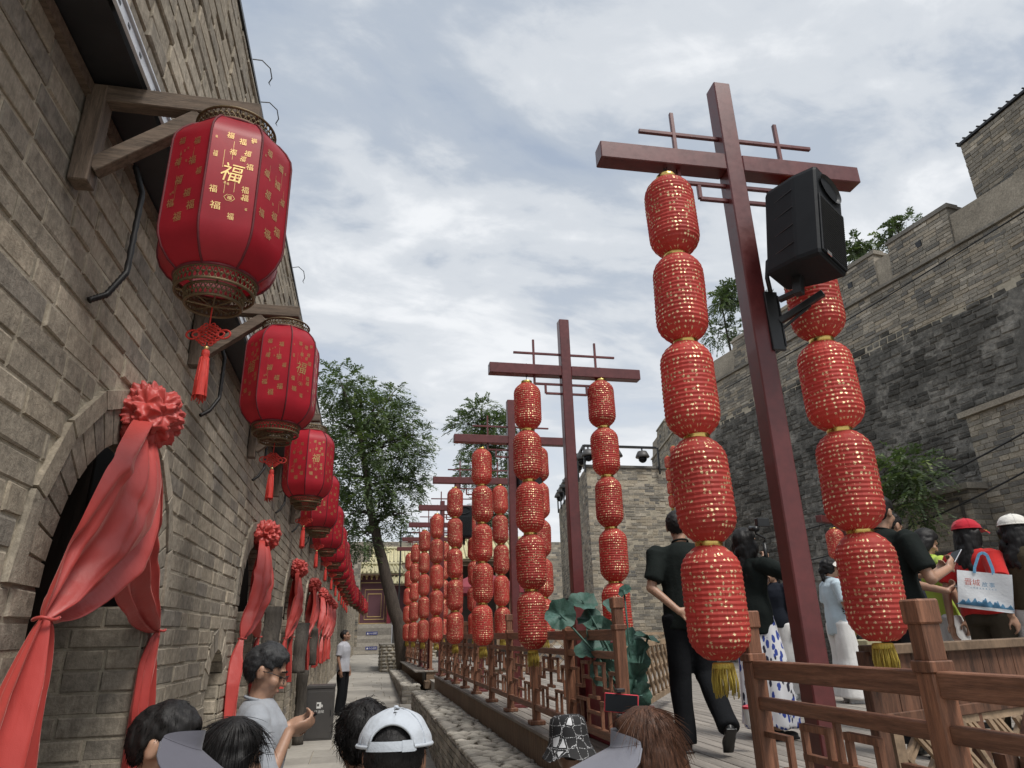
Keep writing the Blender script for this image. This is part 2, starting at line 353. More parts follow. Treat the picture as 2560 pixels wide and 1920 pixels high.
def lanternmat(name, c, tr=0.28, pattern=None, rough=0.42, sheen=0.0):
    m, nt, b, o = newmat(name); co = objco(nt)
    cc = MIXC(nt, 1.0, c, RAMP(nt, NOISE(nt, co, 5, 4), [(0.3, 0.82), (0.7, 1.15)]), 'MULTIPLY')
    oi = N(nt, 'ShaderNodeObjectInfo')
    cc = MIXC(nt, 1.0, cc, RAMP(nt, oi.outputs['Random'], [(0, 0.86), (1, 1.14)]), 'MULTIPLY')
    b.inputs['Roughness'].default_value = rough; b.inputs['Specular IOR Level'].default_value = 0.4; b.inputs['Sheen Weight'].default_value = sheen
    fac = None
    if pattern:
        t = N(nt, 'ShaderNodeTexCoord'); s_ = N(nt, 'ShaderNodeSeparateXYZ'); L(nt, t.outputs['Object'], s_.inputs[0])
        ang = MATH(nt, 'MULTIPLY', MATH(nt, 'ARCTAN2', s_.outputs[1], s_.outputs[0]), 0.155)
        zz = s_.outputs[2]
        cv = N(nt, 'ShaderNodeCombineXYZ'); L(nt, ang, cv.inputs[0]); L(nt, zz, cv.inputs[1])
        vo = N(nt, 'ShaderNodeTexVoronoi', feature='F1'); vo.inputs['Scale'].default_value = 41.0; vo.inputs['Randomness'].default_value = 0.42; L(nt, cv.outputs[0], vo.inputs['Vector'])
        nz = NOISE(nt, cv.outputs[0], 190, 2, 0.5)
        d = MATH(nt, 'ADD', vo.outputs['Distance'], MATH(nt, 'MULTIPLY', MATH(nt, 'SUBTRACT', nz, 0.5), 0.95))
        sel = MATH(nt, 'GREATER_THAN', N(nt, 'ShaderNodeSeparateColor').outputs[0], 0.0)
        sc = [n for n in nt.nodes if n.bl_idname == 'ShaderNodeSeparateColor'][-1]; L(nt, vo.outputs['Color'], sc.inputs[0])
        sel = MATH(nt, 'GREATER_THAN', sc.outputs[0], 0.22)
        fac = MATH(nt, 'MULTIPLY', MATH(nt, 'LESS_THAN', d, 0.25), sel)
        # darker seams of the inner wire frame
        sm = MATH(nt, 'ABSOLUTE', MATH(nt, 'SINE', MATH(nt, 'MULTIPLY', MATH(nt, 'ARCTAN2', s_.outputs[1], s_.outputs[0]), 3.0)))
        cc = MIXC(nt, RAMP(nt, sm, [(0.0, 0.5), (0.045, 0.0)]), cc, dk(c, 0.35))
        cc = MIXC(nt, fac, cc, (0.80, 0.66, 0.38))
        L(nt, MATH(nt, 'MULTIPLY', fac, 0.6), b.inputs['Metallic']); L(nt, MATH(nt, 'SUBTRACT', rough, MATH(nt, 'MULTIPLY', fac, 0.16)), b.inputs['Roughness'])
    L(nt, cc, b.inputs['Base Color'])
    bump(nt, b, NOISE(nt, co, 240, 2), 0.12, 0.001)
    t = N(nt, 'ShaderNodeBsdfTranslucent'); L(nt, cc, t.inputs[0])
    mx = N(nt, 'ShaderNodeMixShader')
    if fac is not None: L(nt, MATH(nt, 'MULTIPLY', MATH(nt, 'SUBTRACT', 1.0, fac), tr), mx.inputs[0])
    else: mx.inputs[0].default_value = tr
    L(nt, b.outputs[0], mx.inputs[1]); L(nt, t.outputs[0], mx.inputs[2]); L(nt, mx.outputs[0], o.inputs[0]); return m
M['lantern'] = lanternmat('pleated_lantern_silk', (0.58, 0.082, 0.066), 0.42, True, 0.6)
M['biglantern'] = lanternmat('red_lantern_cloth', (0.52, 0.026, 0.046), 0.38, None, 0.40, 0.0)
def satin():
    m, nt, b, o = newmat('red_satin'); co = objco(nt)
    lw = N(nt, 'ShaderNodeLayerWeight'); lw.inputs[0].default_value = 0.35
    cc = MIXC(nt, 1.0, (0.55, 0.070, 0.060), RAMP(nt, NOISE(nt, co, 3, 3), [(0.3, 0.85), (0.7, 1.15)]), 'MULTIPLY')
    L(nt, cc, b.inputs['Base Color']); b.inputs['Roughness'].default_value = 0.46; b.inputs['Specular IOR Level'].default_value = 0.6
    b.inputs['Sheen Weight'].default_value = 0.55; b.inputs['Sheen Roughness'].default_value = 0.35; b.inputs['Sheen Tint'].default_value = (1.0, 0.58, 0.52, 1)
    b.inputs['Anisotropic'].default_value = 0.4
    bump(nt, b, MATH(nt, 'ADD', NOISE(nt, objco(nt, (1, 1, 0.4)), 9, 3), MATH(nt, 'ADD', MATH(nt, 'MULTIPLY', NOISE(nt, objco(nt, (1, 1, 0.25)), 38, 5, .6, 1.0), .10), MATH(nt, 'MULTIPLY', NOISE(nt, co, 420, 2), .05))), 0.45, 0.02)
    t = N(nt, 'ShaderNodeBsdfTranslucent'); t.inputs[0].default_value = (0.45, 0.02, 0.02, 1)
    mx = N(nt, 'ShaderNodeMixShader'); mx.inputs[0].default_value = 0.18; L(nt, b.outputs[0], mx.inputs[1]); L(nt, t.outputs[0], mx.inputs[2]); L(nt, mx.outputs[0], o.inputs[0]); return m
M['satin'] = satin()
def skinmat(name, c):
    m, nt, b, o = newmat(name); co = objco(nt)
    cc = MIXC(nt, 1.0, c, RAMP(nt, NOISE(nt, co, 14, 4), [(0.3, 0.86), (0.7, 1.1)]), 'MULTIPLY')
    L(nt, cc, b.inputs['Base Color']); b.inputs['Roughness'].default_value = 0.5; b.inputs['Subsurface Weight'].default_value = 0.08
    b.inputs['Subsurface Radius'].default_value = (0.02, 0.008, 0.004); bump(nt, b, NOISE(nt, co, 130, 3), 0.15, 0.002); return m
M['skin'] = skinmat('skin', (0.40, 0.235, 0.16)); M['skin_tan'] = skinmat('tanned_skin', (0.30, 0.165, 0.108))
def hairmat(name, c, sc=(150,150,12)):
    m, nt, b, o = newmat(name); co = objco(nt, sc)
    n = NOISE(nt, co, 1.0, 4, 0.6)
    L(nt, RAMP(nt, n, [(0.3, dk(c, 0.4)), (0.55, c), (0.75, dk(c, 2.1))]), b.inputs['Base Color']); b.inputs['Roughness'].default_value = 0.55; b.inputs['Specular IOR Level'].default_value = 0.3
    b.inputs['Anisotropic'].default_value = 0.3; bump(nt, b, n, 0.55, 0.004); return m
M['hair'] = hairmat('black_hair', (0.012, 0.011, 0.011)); M['hair_brown'] = hairmat('brown_hair', (0.075, 0.033, 0.018)); M['hair_grey'] = hairmat('greying_short_hair', (0.035, 0.036, 0.038), (260, 260, 90))
M['hair_short'] = hairmat('cropped_black_hair', (0.013, 0.012, 0.012), (260, 260, 90))
M['curly'] = hairmat('curly_black_hair', (0.009, 0.008, 0.008), (90, 90, 90))
def cloth(name, c, var=0.12, bs=18, bd=0.012, rough=0.88):
    if name not in M: M[name] = worn(name, c, var, 5, rough, bs=bs, bstr=0.5, bd=bd, sheen=(0.15 if max(c) > .1 else 0.0), spec=(0.25 if max(c) > .1 else .12))
    return M[name]

# ------------------------------------------------------------------ ground
GP = [(-30, 0.0), (2, 0.0), (8, 0.08), (13.5, 0.20), (17, 0.25), (28, 0.61), (40, 1.0), (60, 1.0)]
def gz(y):
    for (a, za), (b, zb) in zip(GP, GP[1:]):
        if y <= b: return za+(zb-za)*(y-a)/(b-a)
    return GP[-1][1]
def proj(p):
    c = CAMROT.transposed() @ (Vector(p)-CAM)
    if c.z > -0.05: return None
    return PCX+FPX*c.x/-c.z, PCY-FPX*c.y/-c.z, -c.z
def score(p, area):
    q = proj(p)
    if q is None or not (-60 < q[0] < 2620 and -60 < q[1] < 1980): return 0
    d = Vector(p)-CAM
    return area/q[2]**2
mb = MB(); mb.box((0, 100, -0.35), (700, 700, 0.3)); struct('ground', mb, M['ground'])
WX = -1.10
def bend(y): return 0.0 if y < 24 else (y-24)*0.036
mb = MB()
for i in range(len(GP)-1):
    (a, za), (b, zb) = GP[i], GP[i+1]
    mb.add([(-1.6, a, za-0.02), (1.75, a, za-0.02), (1.75, b, zb-0.02), (-1.6, b, zb-0.02)], [(0, 1, 2, 3)])
    mb.add([(-1.6, a, za-0.3), (1.75, a, za-0.3), (1.75, b, zb-0.3), (-1.6, b, zb-0.3)], [(3, 2, 1, 0)])
pav = struct('alley_pavement', mb, M['mortar'])
slabs = []
y = 1.0
while y < 39.6:
    w = rnd.choice((0.5, 0.6, 0.62)); x = -1.55+rnd.random()*0.3
    while x < 1.7:
        l = rnd.uniform(0.7, 1.15); x1 = min(x+l, 1.72)
        if x1-x > 0.12: slabs.append((x, x1, y, y+w))
        x += l
    y += w
for x0, x1, y0, y1 in slabs:
    if y0 < 5.5: continue
    mb = MB(); g = 0.005; t = rnd.uniform(-0.002, 0.003); z0, z1 = gz(y0)+t, gz(y1)+t
    mb.add([(x0+g, y0+g, z0-.02), (x1-g, y0+g, z0-.02), (x1-g, y1-g, z1-.02), (x0+g, y1-g, z1-.02), (x0+2*g, y0+2*g, z0), (x1-2*g, y0+2*g, z0), (x1-2*g, y1-2*g, z1), (x0+2*g, y1-2*g, z1)],
           [(4,5,6,7),(0,1,5,4),(1,2,6,5),(2,3,7,6),(3,0,4,7)], c=rnd.random())
    part('paving_slab', mb, M['pave'], pav, world=True)
mb = MB()
for x0, x1, y0, y1 in slabs:
    if y0 < 5.5: mb.box(((x0+x1)/2, (y0+y1)/2, gz(y0)-0.008), (x1-x0-.012, y1-y0-.012, 0.02), c=rnd.random())
tag(part('paving_slabs_underfoot', mb, M['pave'], pav, world=True), kind='stuff')
mb = MB(); mb.box((9.5, 22, 0.40), (15.6, 56, 0.8)); struct('courtyard_ground', mb, M['pave'])

# ------------------------------------------------------------------ brickwork
def brick(P, u0, u1, v0, v1, proud=0.006, inset=0.005, jit=0.0035, back=-0.03, r=rnd):
    j = lambda: r.uniform(-jit, jit); n = proud+r.uniform(-jit*1.1, jit*1.5)
    uv = ((u0, v0, 1, 1), (u1, v0, -1, 1), (u1, v1, -1, -1), (u0, v1, 1, -1))
    vs_ = [P(u, v, back) for u, v, _, _ in uv]+[P(u+a*inset*.25+j(), v+b*inset*.25+j(), n-inset) for u, v, a, b in uv]+[P(u+a*inset*1.3+j(), v+b*inset*1.3+j(), n+j()*.5) for u, v, a, b in uv]
    fs_ = [(8, 9, 10, 11)]
    for i in range(4):
        k = (i+1) % 4; fs_ += [(i, k, k+4, i+4), (i+4, k+4, k+8, i+8)]
    return (vs_, fs_, P((u0+u1)/2, (v0+v1)/2, 0), (u1-u0)*(v1-v0), r.random())
def courses(P, ivs, vr, h, ln, gap, out_, mort=None, r=rnd, **k):
    v = vr[0]; row = 0
    while v < vr[1]-0.01:
        v1 = min(v+h, vr[1])
        for ua, ub in ivs(v, v1):
            if mort is not None:
                mort.add([P(ua, v, 0), P(ub, v, 0), P(ub, v1, 0), P(ua, v1, 0)], [(0, 1, 2, 3)])
            u = ua-(ln*0.5 if row % 2 else ln*0.05)+r.uniform(-.05, .05)*ln
            while u < ub:
                l = ln*r.choice((1, 1, 0.5, 0.52, 0.96)); a, b = max(u, ua), min(u+l, ub)
                if b-a > 0.03: out_.append(brick(P, a+gap/2, b-gap/2, v+gap/2, v1-gap/2, r=r, **k))
                u += l
        v = v1; row += 1
def finish(B, parent, mat, nmax=300, name='brick', rest='far_bricks', world=True):
    B.sort(key=lambda b: -score(b[2], b[3]))
    B0 = [b for b in B[:nmax] if score(b[2], b[3]) > 0]; rest_ = B[len(B0):]
    for b in B0:
        mb = MB(); mb.add(b[0], b[1], c=b[4]); part(name, mb, mat, parent, world=world)
    if rest_:
        mb = MB()
        for b in rest_: mb.add(b[0], b[1], c=b[4])
        tag(part(rest, mb, mat, parent, world=world), kind='stuff')
def wedge(c, r0, r1, a0, a1, n0, n1, F, jit=0.002):
    pts = []
    for n in (n0, n1):
        for r_, a in ((r0, a0), (r1, a0), (r1, a1), (r0, a1)):
            pts.append(F(c[0]+(r_+rnd.uniform(-jit, jit))*math.cos(a), c[1]+(r_+rnd.uniform(-jit, jit))*math.sin(a), n+rnd.uniform(-jit, jit)))
    m = F(c[0]+(r0+r1)/2*math.cos((a0+a1)/2), c[1]+(r0+r1)/2*math.sin((a0+a1)/2), n1)
    return (pts, [(3,2,1,0),(4,5,6,7),(0,1,5,4),(1,2,6,5),(2,3,7,6),(3,0,4,7)], m, (r1-r0)*(a1-a0)*r1, rnd.random())

# ------------------------------------------------------------------ alley wall with arched doorways
CH = 0.1015
ARCH = [(3.34, 0.67, CH*20, 0), (7.18, 0.58, CH*21, 0), (10.75, 0.60, CH*21, 0), (14.2, 0.60, CH*21, 0), (17.1, 0.58, CH*21, 0), (19.5, 0.58, CH*21, 0), (21.4, 0.55, CH*21, 0), (23.3, 0.55, CH*21, 0), (5.93, 0.27, CH*15, 1), (12.5, 0.3, CH*16, 1), (15.8, 0.3, CH*16, 1)]
wall = thing('alley_wall', 'long grey brick wall with arched doorways draped in red satin, paved alley at its foot', 'wall', (WX, 12, 0))
PW = lambda u, v, n: Vector((WX+bend(u)+n, u, v))
def wall_iv(v0, v1):
    vm = (v0+v1)/2; iv = [(1.1, 24.0), (24.0, 40.0)]
    for yc, r, zs, nic in ARCH:
        if vm < zs: hw = r
        else:
            ro = r+(0.25 if not nic else 0.17); q = ro*ro-(vm-zs)**2
            if q <= 0: continue
            hw = math.sqrt(q)
        nv = []
        for a, b in iv:
            if yc+hw <= a or yc-hw >= b: nv.append((a, b)); continue
            if yc-hw > a+0.02: nv.append((a, yc-hw))
            if yc+hw < b-0.02: nv.append((yc+hw, b))
        iv = nv
    return iv
B = []; mort = MB()
courses(PW, wall_iv, (0.0, 3.78), 0.1015, 0.355, 0.011, B, mort)
for yc, r, zs, nic in ARCH:
    dep = 0.45 if not nic else 0.22
    n = max(9, int(PI*r/0.085))
    for i in range(n): B.append(wedge((yc, zs), r, r+0.155, PI*i/n+.006/r, PI*(i+1)/n-.006/r, -0.10 if not nic else -dep, 0.010, PW))
    n2 = max(5, int(PI*(r+.2)/0.30))
    if not nic:
        for i in range(n2): B.append(wedge((yc, zs), r+0.165, r+0.245, PI*i/n2+.008, PI*(i+1)/n2-.008, -0.03, 0.022, PW))
    # mortar annulus behind the ring
    for i in range(24):
        a0, a1 = PI*i/24, PI*(i+1)/24
        mort.add([PW(yc+rr*math.cos(a), zs+rr*math.sin(a), -0.002) for rr, a in ((r, a0), (r+.32, a0), (r+.32, a1), (r, a1))], [(0, 1, 2, 3)])
    PR = lambda u, v, n, yc=yc, r=r: Vector((WX-u, yc+r-n, v))
    courses(PR, lambda a, b: [(0.012, dep)], (0.0, zs), 0.1015, 0.355, 0.011, B, mort)
    PL = lambda u, v, n, yc=yc, r=r: Vector((WX-u, yc-r+n, v))
    courses(PL, lambda a, b: [(0.012, dep)], (0.0, zs), 0.1015, 0.355, 0.011, B, mort)
    if nic:
        mort.box((WX-dep-0.03, yc, zs/2+0.2), (0.05, 2*r+.1, zs+0.55))
        PB = lambda u, v, n: Vector((WX-dep+n, u, v))
        courses(PB, lambda a, b: [(yc-r, yc+r)], (0.0, zs+r), 0.1015, 0.355, 0.011, B, None)
    else:
        d = MB(); d.box((WX-dep-0.22, yc, 1.4), (0.05, 2*r+.3, 3.0))  # near-black box around the planks; the archway's inner darkness is in its colour
        d.box((WX-dep-0.1, yc, 2.78+.2), (0.3, 2*r+.3, 0.05)); d.box((WX-dep-0.1, yc+r+.05, 1.4), (0.28, 0.03, 3.0)); d.box((WX-dep-0.1, yc-r-.05, 1.4), (0.28, 0.03, 3.0))
        dr = part('door', d, M['door'], wall, world=True)
        for k in range(5):
            w = (2*r)/5; pk = MB(); pk.box((WX-dep-0.175, yc-r+w*(k+.5), 1.3), (0.03, w-.008, 2.6)); part('plank', pk, M['door'], dr, world=True, bevel=0.004)
part('mortar', mort, M['mortar'], wall, world=True)
core = MB(); core.box((WX-0.80, 20.5, 2.6), (0.1, 39.0, 5.3)); part('wall_core', core, M['roofdark'], wall, world=True)
finish(B, wall, M['brick'], 300)
# overhanging upper storey above a dark steel channel
uw = thing('upper_wall', 'upper courses of thin brick overhanging the alley wall above a black channel', 'wall', (-0.91, 12, 3.82))
B = []; mort = MB(); PU = lambda u, v, n: Vector((-0.91+n, u, v))
courses(PU, lambda a, b: [(0.7, 25.0)], (3.86, 5.34), 0.1015, 0.42, 0.013, B, mort, proud=0.016, jit=0.005)
mort.box((-1.05, 12.8, 4.6), (0.26, 24.2, 1.46)); part('mortar', mort, M['mortar'], uw, world=True)
finish(B, uw, M['brick'], 300)
m1 = MB(); m1.box((-1.01, 12.8, 3.835), (0.19, 24.2, 0.05)); part('channel', m1, M['roofdark'], uw, world=True)
m1 = MB(); m1.box((-0.893, 12.8, 3.832), (0.012, 24.2, 0.040)); m1.box((-0.886, 12.8, 3.868), (0.014, 24.2, 0.008)); ws = part('trim_strip', m1, M['white_strip'], uw, world=True)
m1 = MB()
for k in range(60): m1.box((-0.8865, 1.0+k*0.14+rnd.uniform(-.03, .03), 3.832), (0.002, 0.022, 0.012))
part('screw_slots', m1, M['black'], ws, world=True)
m1 = MB(); m1.box((-0.915, 12.8, 5.365), (0.06, 24.2, 0.03)); part('coping_flashing', m1, M['black'], uw, world=True)
m1 = MB(); m1.box((-1.085, 12.8, 3.765), (0.03, 24.2, 0.05)); part('ledge_board', m1, M['bracketH'], uw, world=True)
# loose clip cables on the coping
for i, yy in enumerate((3.62, 4.0, 6.3, 8.1)):
    t = thing('safety_cable', f'thin black safety cable dangling from the coping above the {["first", "second", "third", "fourth"][i]} wall lantern', 'cable', (-0.88, yy, 5.37), group='safety cables on the coping')
    m1 = MB(); m1.tube([(0, 0, 0), (0.05, 0.03, 0.03), (0.10, 0.06, 0.0), (0.115, 0.07, -0.07)], 0.004, 5); part('cable', m1, M['wire'], t)
    m1 = MB(); m1.tube([(0.115, 0.07, -0.07), (0.10, 0.07, -0.11), (0.115, 0.07, -0.14), (0.13, 0.07, -0.11), (0.115, 0.07, -0.07)], 0.004, 5); part('hook', m1, M['black'], t)

# ------------------------------------------------------------------ stone planters between alley and platform
def stone_mesh(seed, flat=0.5):
    r = random.Random(seed); bm = bmesh.new(); bmesh.ops.create_icosphere(bm, subdivisions=1, radius=1.0)
    for v in bm.verts:
        k = 1+r.uniform(-.16, .16); v.co = Vector((math.copysign(abs(v.co.x)**0.7, v.co.x)*k, math.copysign(abs(v.co.y)**0.7, v.co.y)*k, v.co.z*flat))
    me = bpy.data.meshes.new('stone'); bm.to_mesh(me); bm.free(); me.polygons.foreach_set('use_smooth', [True]*len(me.polygons)); me.materials.append(M['cobble']); return me
STONES = [stone_mesh(i) for i in range(8)]
def stones_on(parent, spots, nmax=300, rest='small_stones'):
    spots.sort(key=lambda s: -score(s[0], s[1][0]*s[1][1]))
    for i, (p, sz, rot) in enumerate(spots[:nmax]):
        o = place('stone', STONES[i % 8], None, parent, world=True); o.location += Vector(p); o.scale = sz; o.rotation_euler = rot
    if spots[nmax:]:
        mb = MB()
        for i, (p, sz, rot) in enumerate(spots[nmax:]):
            me = STONES[i % 8]; R = Matrix.Rotation(rot[2], 3, 'Z') if not rot[1] else Matrix.Rotation(rot[1], 3, 'Y')
            mb.add([Vector(p)+R @ Vector((v.co.x*sz[0], v.co.y*sz[1], v.co.z*sz[2])) for v in me.vertices], [tuple(q.vertices) for q in me.polygons], c=rnd.random())
        tag(part(rest, mb, M['cobble'], parent, smooth=True, world=True), kind='stuff')
def planter(label, x0, x1, y0, y1, zt):
    t = thing('stone_planter', label, 'planter', ((x0+x1)/2, y0, gz(y0)))
    core = MB(); core.box(((x0+x1)/2, (y0+y1)/2, (zt-0.1)/2-.05), (x1-x0-.03, y1-y0-.03, zt+0.0)); part('mortar', core, M['mortar'], t, world=True)
    B = []; PF = lambda u, v, n: Vector((x0+0.012-n, u, v))
    courses(PF, lambda a, b: [(y0, y1)], (0.0, zt-0.045), 0.075, 0.30, 0.010, B, None, jit=0.004)
    PE = lambda u, v, n: Vector((u, y0+0.012-n, v)); courses(PE, lambda a, b: [(x0, x1)], (0.0, zt-0.045), 0.075, 0.30, 0.010, B, None, jit=0.004)
    finish(B, t, M['stone'], 280)
    spots = []; y = y0+0.03
    while y < y1-.02:
        h = rnd.uniform(0.075, 0.115); x = x0+rnd.uniform(-.02, .0)
        while x < x1-0.03:
            w = rnd.uniform(0.11, 0.26); w = min(w, x1-x)
            spots.append((Vector((x+w/2, y+h/2+rnd.uniform(-.012, .012), zt-0.035+rnd.uniform(-.006, .008))), (w/2*1.0, h/2*1.02, rnd.uniform(.05, .075)), (rnd.uniform(-.06, .06), rnd.uniform(-.06, .06) or .01, rnd.uniform(-.12, .12))))
            x += w+0.006
        y += h+0.006
    stones_on(t, spots)
planter('low wall of cobbles set in mortar along the alley, below the fenced lantern deck', 1.06, 1.615, 4.4, 16.2, 0.75)
planter('farther low cobble-topped wall beginning at the deck steps', 0.98, 1.45, 18.4, 29.0, 0.72)
# cobble terrace wall in front of the steps
tw = thing('terrace_wall', 'rounded cobble retaining wall closing the alley beside the stairs', 'wall', (1.6, 28.2, 0.6))
mb = MB(); mb.box((1.72, 29.4, 1.0), (2.10, 2.4, 1.1)); part('mortar', mb, M['mortar'], tw, world=True)
spots = []
z = 0.62
while z < 1.50:
    h = rnd.uniform(.09, .15); x = 0.68
    while x < 2.7:
        w = rnd.uniform(.12, .3); spots.append((Vector((x+w/2, 28.19, z+h/2)), (w/2, .05, h/2*2), (0, 0, 0))); x += w+.012
    y = 28.2
    while y < 30.6:
        w = rnd.uniform(.12, .3); spots.append((Vector((0.66, y+w/2, z+h/2)), (.05, w/2, h/2*2), (0, 0, 0))); y += w+.012
    z += h+.012
stones_on(tw, spots, 300)
mb = MB(); mb.box((1.72, 29.4, 1.575), (2.2, 2.5, 0.05)); part('coping', mb, M['stone'], tw, world=True)

# ------------------------------------------------------------------ wooden platform
FX = 1.72                       # fence line
deck = thing('wooden_platform', 'raised deck of grey weathered boards with brown plank fascia', 'deck', (3, 8, 0.8))
pk = MB(); pk.box((0, 0, 0), (0.112, 3.4, 0.03), c=0.5); pkm = pk.mesh('deck_plank', bevel=0.003); pkm.materials.append(M['deck'])
x = 1.60
while x < 8.2:
    for k in range(4):
        y0 = 3.2+k*3.408+(0.0)
        o = place('deck_plank', pkm, None, deck, world=True); o.location += Vector((x+0.06, y0+1.7, 0.985+rnd.uniform(-.0015, .0015)))
    x += 0.121
mb = MB(); mb.box((5.0, 10.0, 0.88), (6.7, 13.5, 0.16)); part('joists', mb, M['roofdark'], deck, world=True)
fb = MB(); fb.box((0, 0, 0), (0.022, 0.178, 0.30)); fbm = fb.mesh('fascia_board', bevel=0.002); fbm.materials.append(M['fascia'])
for k in range(75):
    o = place('fascia_board', fbm, None, deck, world=True); o.location += Vector((1.632, 3.3+k*0.181, 0.818))
fe = MB(); fe.box((0, 0, 0), (0.178, 0.022, 0.30)); fem = fe.mesh('end_board', bevel=0.002); fem.materials.append(M['fascia'])
for k in range(37):
    o = place('fascia_board', fem, None, deck, world=True); o.location += Vector((1.73+k*0.181, 3.19, 0.81))
d2 = thing('far_platform', 'second raised deck section beyond the gap with its own step', 'deck', (3, 24, 0.8))
mb = MB(); mb.box((5.2, 25.0, 0.83), (7.2, 11.9, 0.3)); part('joists', mb, M['roofdark'], d2, world=True)
for k in range(59):
    y = 19.1+k*0.2; mb = MB(); mb.box((1.640-(y-19)*.03, y, 0.80), (0.025, 0.196, 0.38)); part('fascia_board', mb, M['fascia'], d2, world=True)
for k in range(34):
    mb = MB(); mb.box((1.62+k*0.2+.1, 19.0, 0.80), (0.196, 0.025, 0.38)); part('fascia_board', mb, M['fascia'], d2, world=True)
mb = MB(); mb.box((1.9, 18.7, 0.70), (0.7, 0.5, 0.16)); part('step', mb, M['fascia'], d2, world=True)
x = 1.32
while x < 8.6:
    mb = MB(); mb.box((x+.06, 24.9, 0.995), (0.115, 11.9, 0.03)); part('deck_plank', mb, M['deck'], d2, world=True); x += 0.121
d3 = thing('lower_deck', 'lower deck strip under the nearest fence, one step below the platform', 'deck', (3, 2, 0.6))
x = 1.60
while x < 6.5:
    o = place('deck_plank', pkm, None, d3, world=True); o.location += Vector((x+0.06, 1.44, 0.835)); x += 0.121
mb = MB(); mb.box((4.0, 1.5, 0.4), (4.7, 3.2, 0.8)); part('joists', mb, M['fascia'], d3, world=True)

# ------------------------------------------------------------------ fences
def fence_parts():
    p = MB(); p.box((0, 0, 0.43), (0.074, 0.074, 0.86)); post = p.mesh('post', bevel=0.006)
    c = MB(); c.box((0, 0, 0.878), (0.076, 0.076, 0.05)); c.box((0, 0, 0.925), (0.098, 0.098, 0.03)); neck = None
    k = MB(); k.box((0, 0, 1.035), (0.082, 0.082, 0.075)); capm = k.mesh('post_cap', bevel=0.006)
    n_ = MB(); n_.box((0, 0, 0.875), (0.085, 0.085, 0.035)); n_.box((0, 0, 0.945), (0.066, 0.066, 0.11)); col_ = n_.mesh('post_collar', bevel=0.004)
    b = MB(); b.box((0, 0, 0.02), (0.15, 0.15, 0.04)); base = b.mesh('post_base', bevel=0.006)
    for m in (post, capm, col_, base): m.materials.append(M['fence'])
    return post, capm, col_, base
FP = fence_parts()
def fret_bars(w, h):
    # stepped key pattern in a bay of width w, height h: list of (u0,v0,u1,v1) bars, mirrored
    s = []
    def H(u0, u1, v): s.append((u0, v, u1, v))
    def V(u, v0, v1): s.append((u, v0, u, v1))
    H(0, .16, .80); V(.16, .80, .55); H(.16, .28, .55); V(.28, .92, .55); H(.28, .44, .92); V(.12, .55, .28); H(.0, .12, .28); H(.12, .36, .36); V(.36, .36, .12); H(.28, .5, .70); V(.44, .92, .70); V(.36, .12, 0); V(.22, .36, 0)
    s += [(1-a, b, 1-c, d) for a, b, c, d in s]
    V(.5, 1.0, .42); H(.36, .64, .20); H(.42, .58, .42)
    return [(a*w, b*h, c*w, d*h) for a, b, c, d in s]
def fence(label, ys, zb, xs=lambda y: FX, detail=True, rails=True, far=False, skip=()):
    t = thing('platform_fence', label, 'fence', (xs(ys[0]), ys[0], zb))
    for y in ys:
        po = place('post', FP[0], None, t, world=True); po.location += Vector((xs(y), y, zb)); 
        for nm, me in (('post_cap', FP[1]), ('post_collar', FP[2]), ('post_base', FP[3])):
            o = place(nm, me, None, po)
    for i, (a, b) in enumerate(zip(ys, ys[1:])):
        if i in skip: continue
        x0, x1 = xs(a), xs(b)
        for nm, z, w, h in (('top_rail', .825, .055, .075), ('middle_rail', .69, .045, .05), ('bottom_rail', .16, .05, .055)):
            r = MB(); r.bar((x0, a+.036, zb+z), (x1, b-.036, zb+z), w, h, c=rnd.random()); part(nm, r, M['fenceY'], t, bevel=0.004, world=True)
        for u0, v0, u1, v1 in fret_bars(b-a-.088, .50):
            q = lambda u, v: Vector((x0+(x1-x0)*u/(b-a), a+.044+u, zb+.188+v*0.955))
            r = MB(); p0, p1 = q(u0, v0), q(u1, v1)
            e = (p1-p0).normalized()*0.010
            fi = getattr(fence, 'k', 0)+1; fence.k = fi; r.bar(p0-e, p1+e, .021+(fi % 7)*.0007, (.021 if abs(e.z) > .005 else .027)+(fi % 5)*.0008, up=(1, 0, 0), c=rnd.random()); part('fret_bar', r, M['fence'], t, world=True)
fence('stained wood railing on the lower deck right of the tape-closed entrance', [0.75, 1.95, 3.0], 0.85)
fence('long stained wood railing with key-pattern frets beside the pot of lotus leaves', [4.72, 5.98, 7.26, 8.55, 9.82, 11.2, 12.45, 13.7, 15.0, 16.3], 1.0)
fence('far stained wood railing on the second deck section', [19.25, 20.6, 22.0, 23.4, 24.8, 26.2, 27.6, 29.0, 30.3], 1.0, xs=lambda y: 1.76-(y-19)*.03)
# red and white barrier tape over the entrance
tp = thing('barrier_tape', 'red and white striped barrier tape strung across the deck entrance', 'tape', (1.73, 3.9, 1.15))
A, Bp = Vector((1.73, 4.68, 1.24)), Vector((1.73, 3.05, 1.16))
n = 14
for k in range(n):
    t0, t1 = k/n, (k+1)/n; sag = lambda t: Vector((0, 0, -0.10*4*t*(1-t)))
    p0, p1 = A.lerp(Bp, t0)+sag(t0), A.lerp(Bp, t1)+sag(t1)
    mb = MB(); mb.add([p0+Vector((0, 0, -.035)), p1+Vector((0, 0, -.035)), p1+Vector((.004, 0, .035)), p0+Vector((.004, 0, .035))], [(0, 1, 2, 3)])
    mb.add([p0+Vector((.003, 0, -.035)), p1+Vector((.003, 0, -.035)), p1+Vector((.007, 0, .035)), p0+Vector((.007, 0, .035))], [(3, 2, 1, 0)])
    part('stripe', mb, M['redplastic'] if k % 2 else M['white'], tp, world=True)

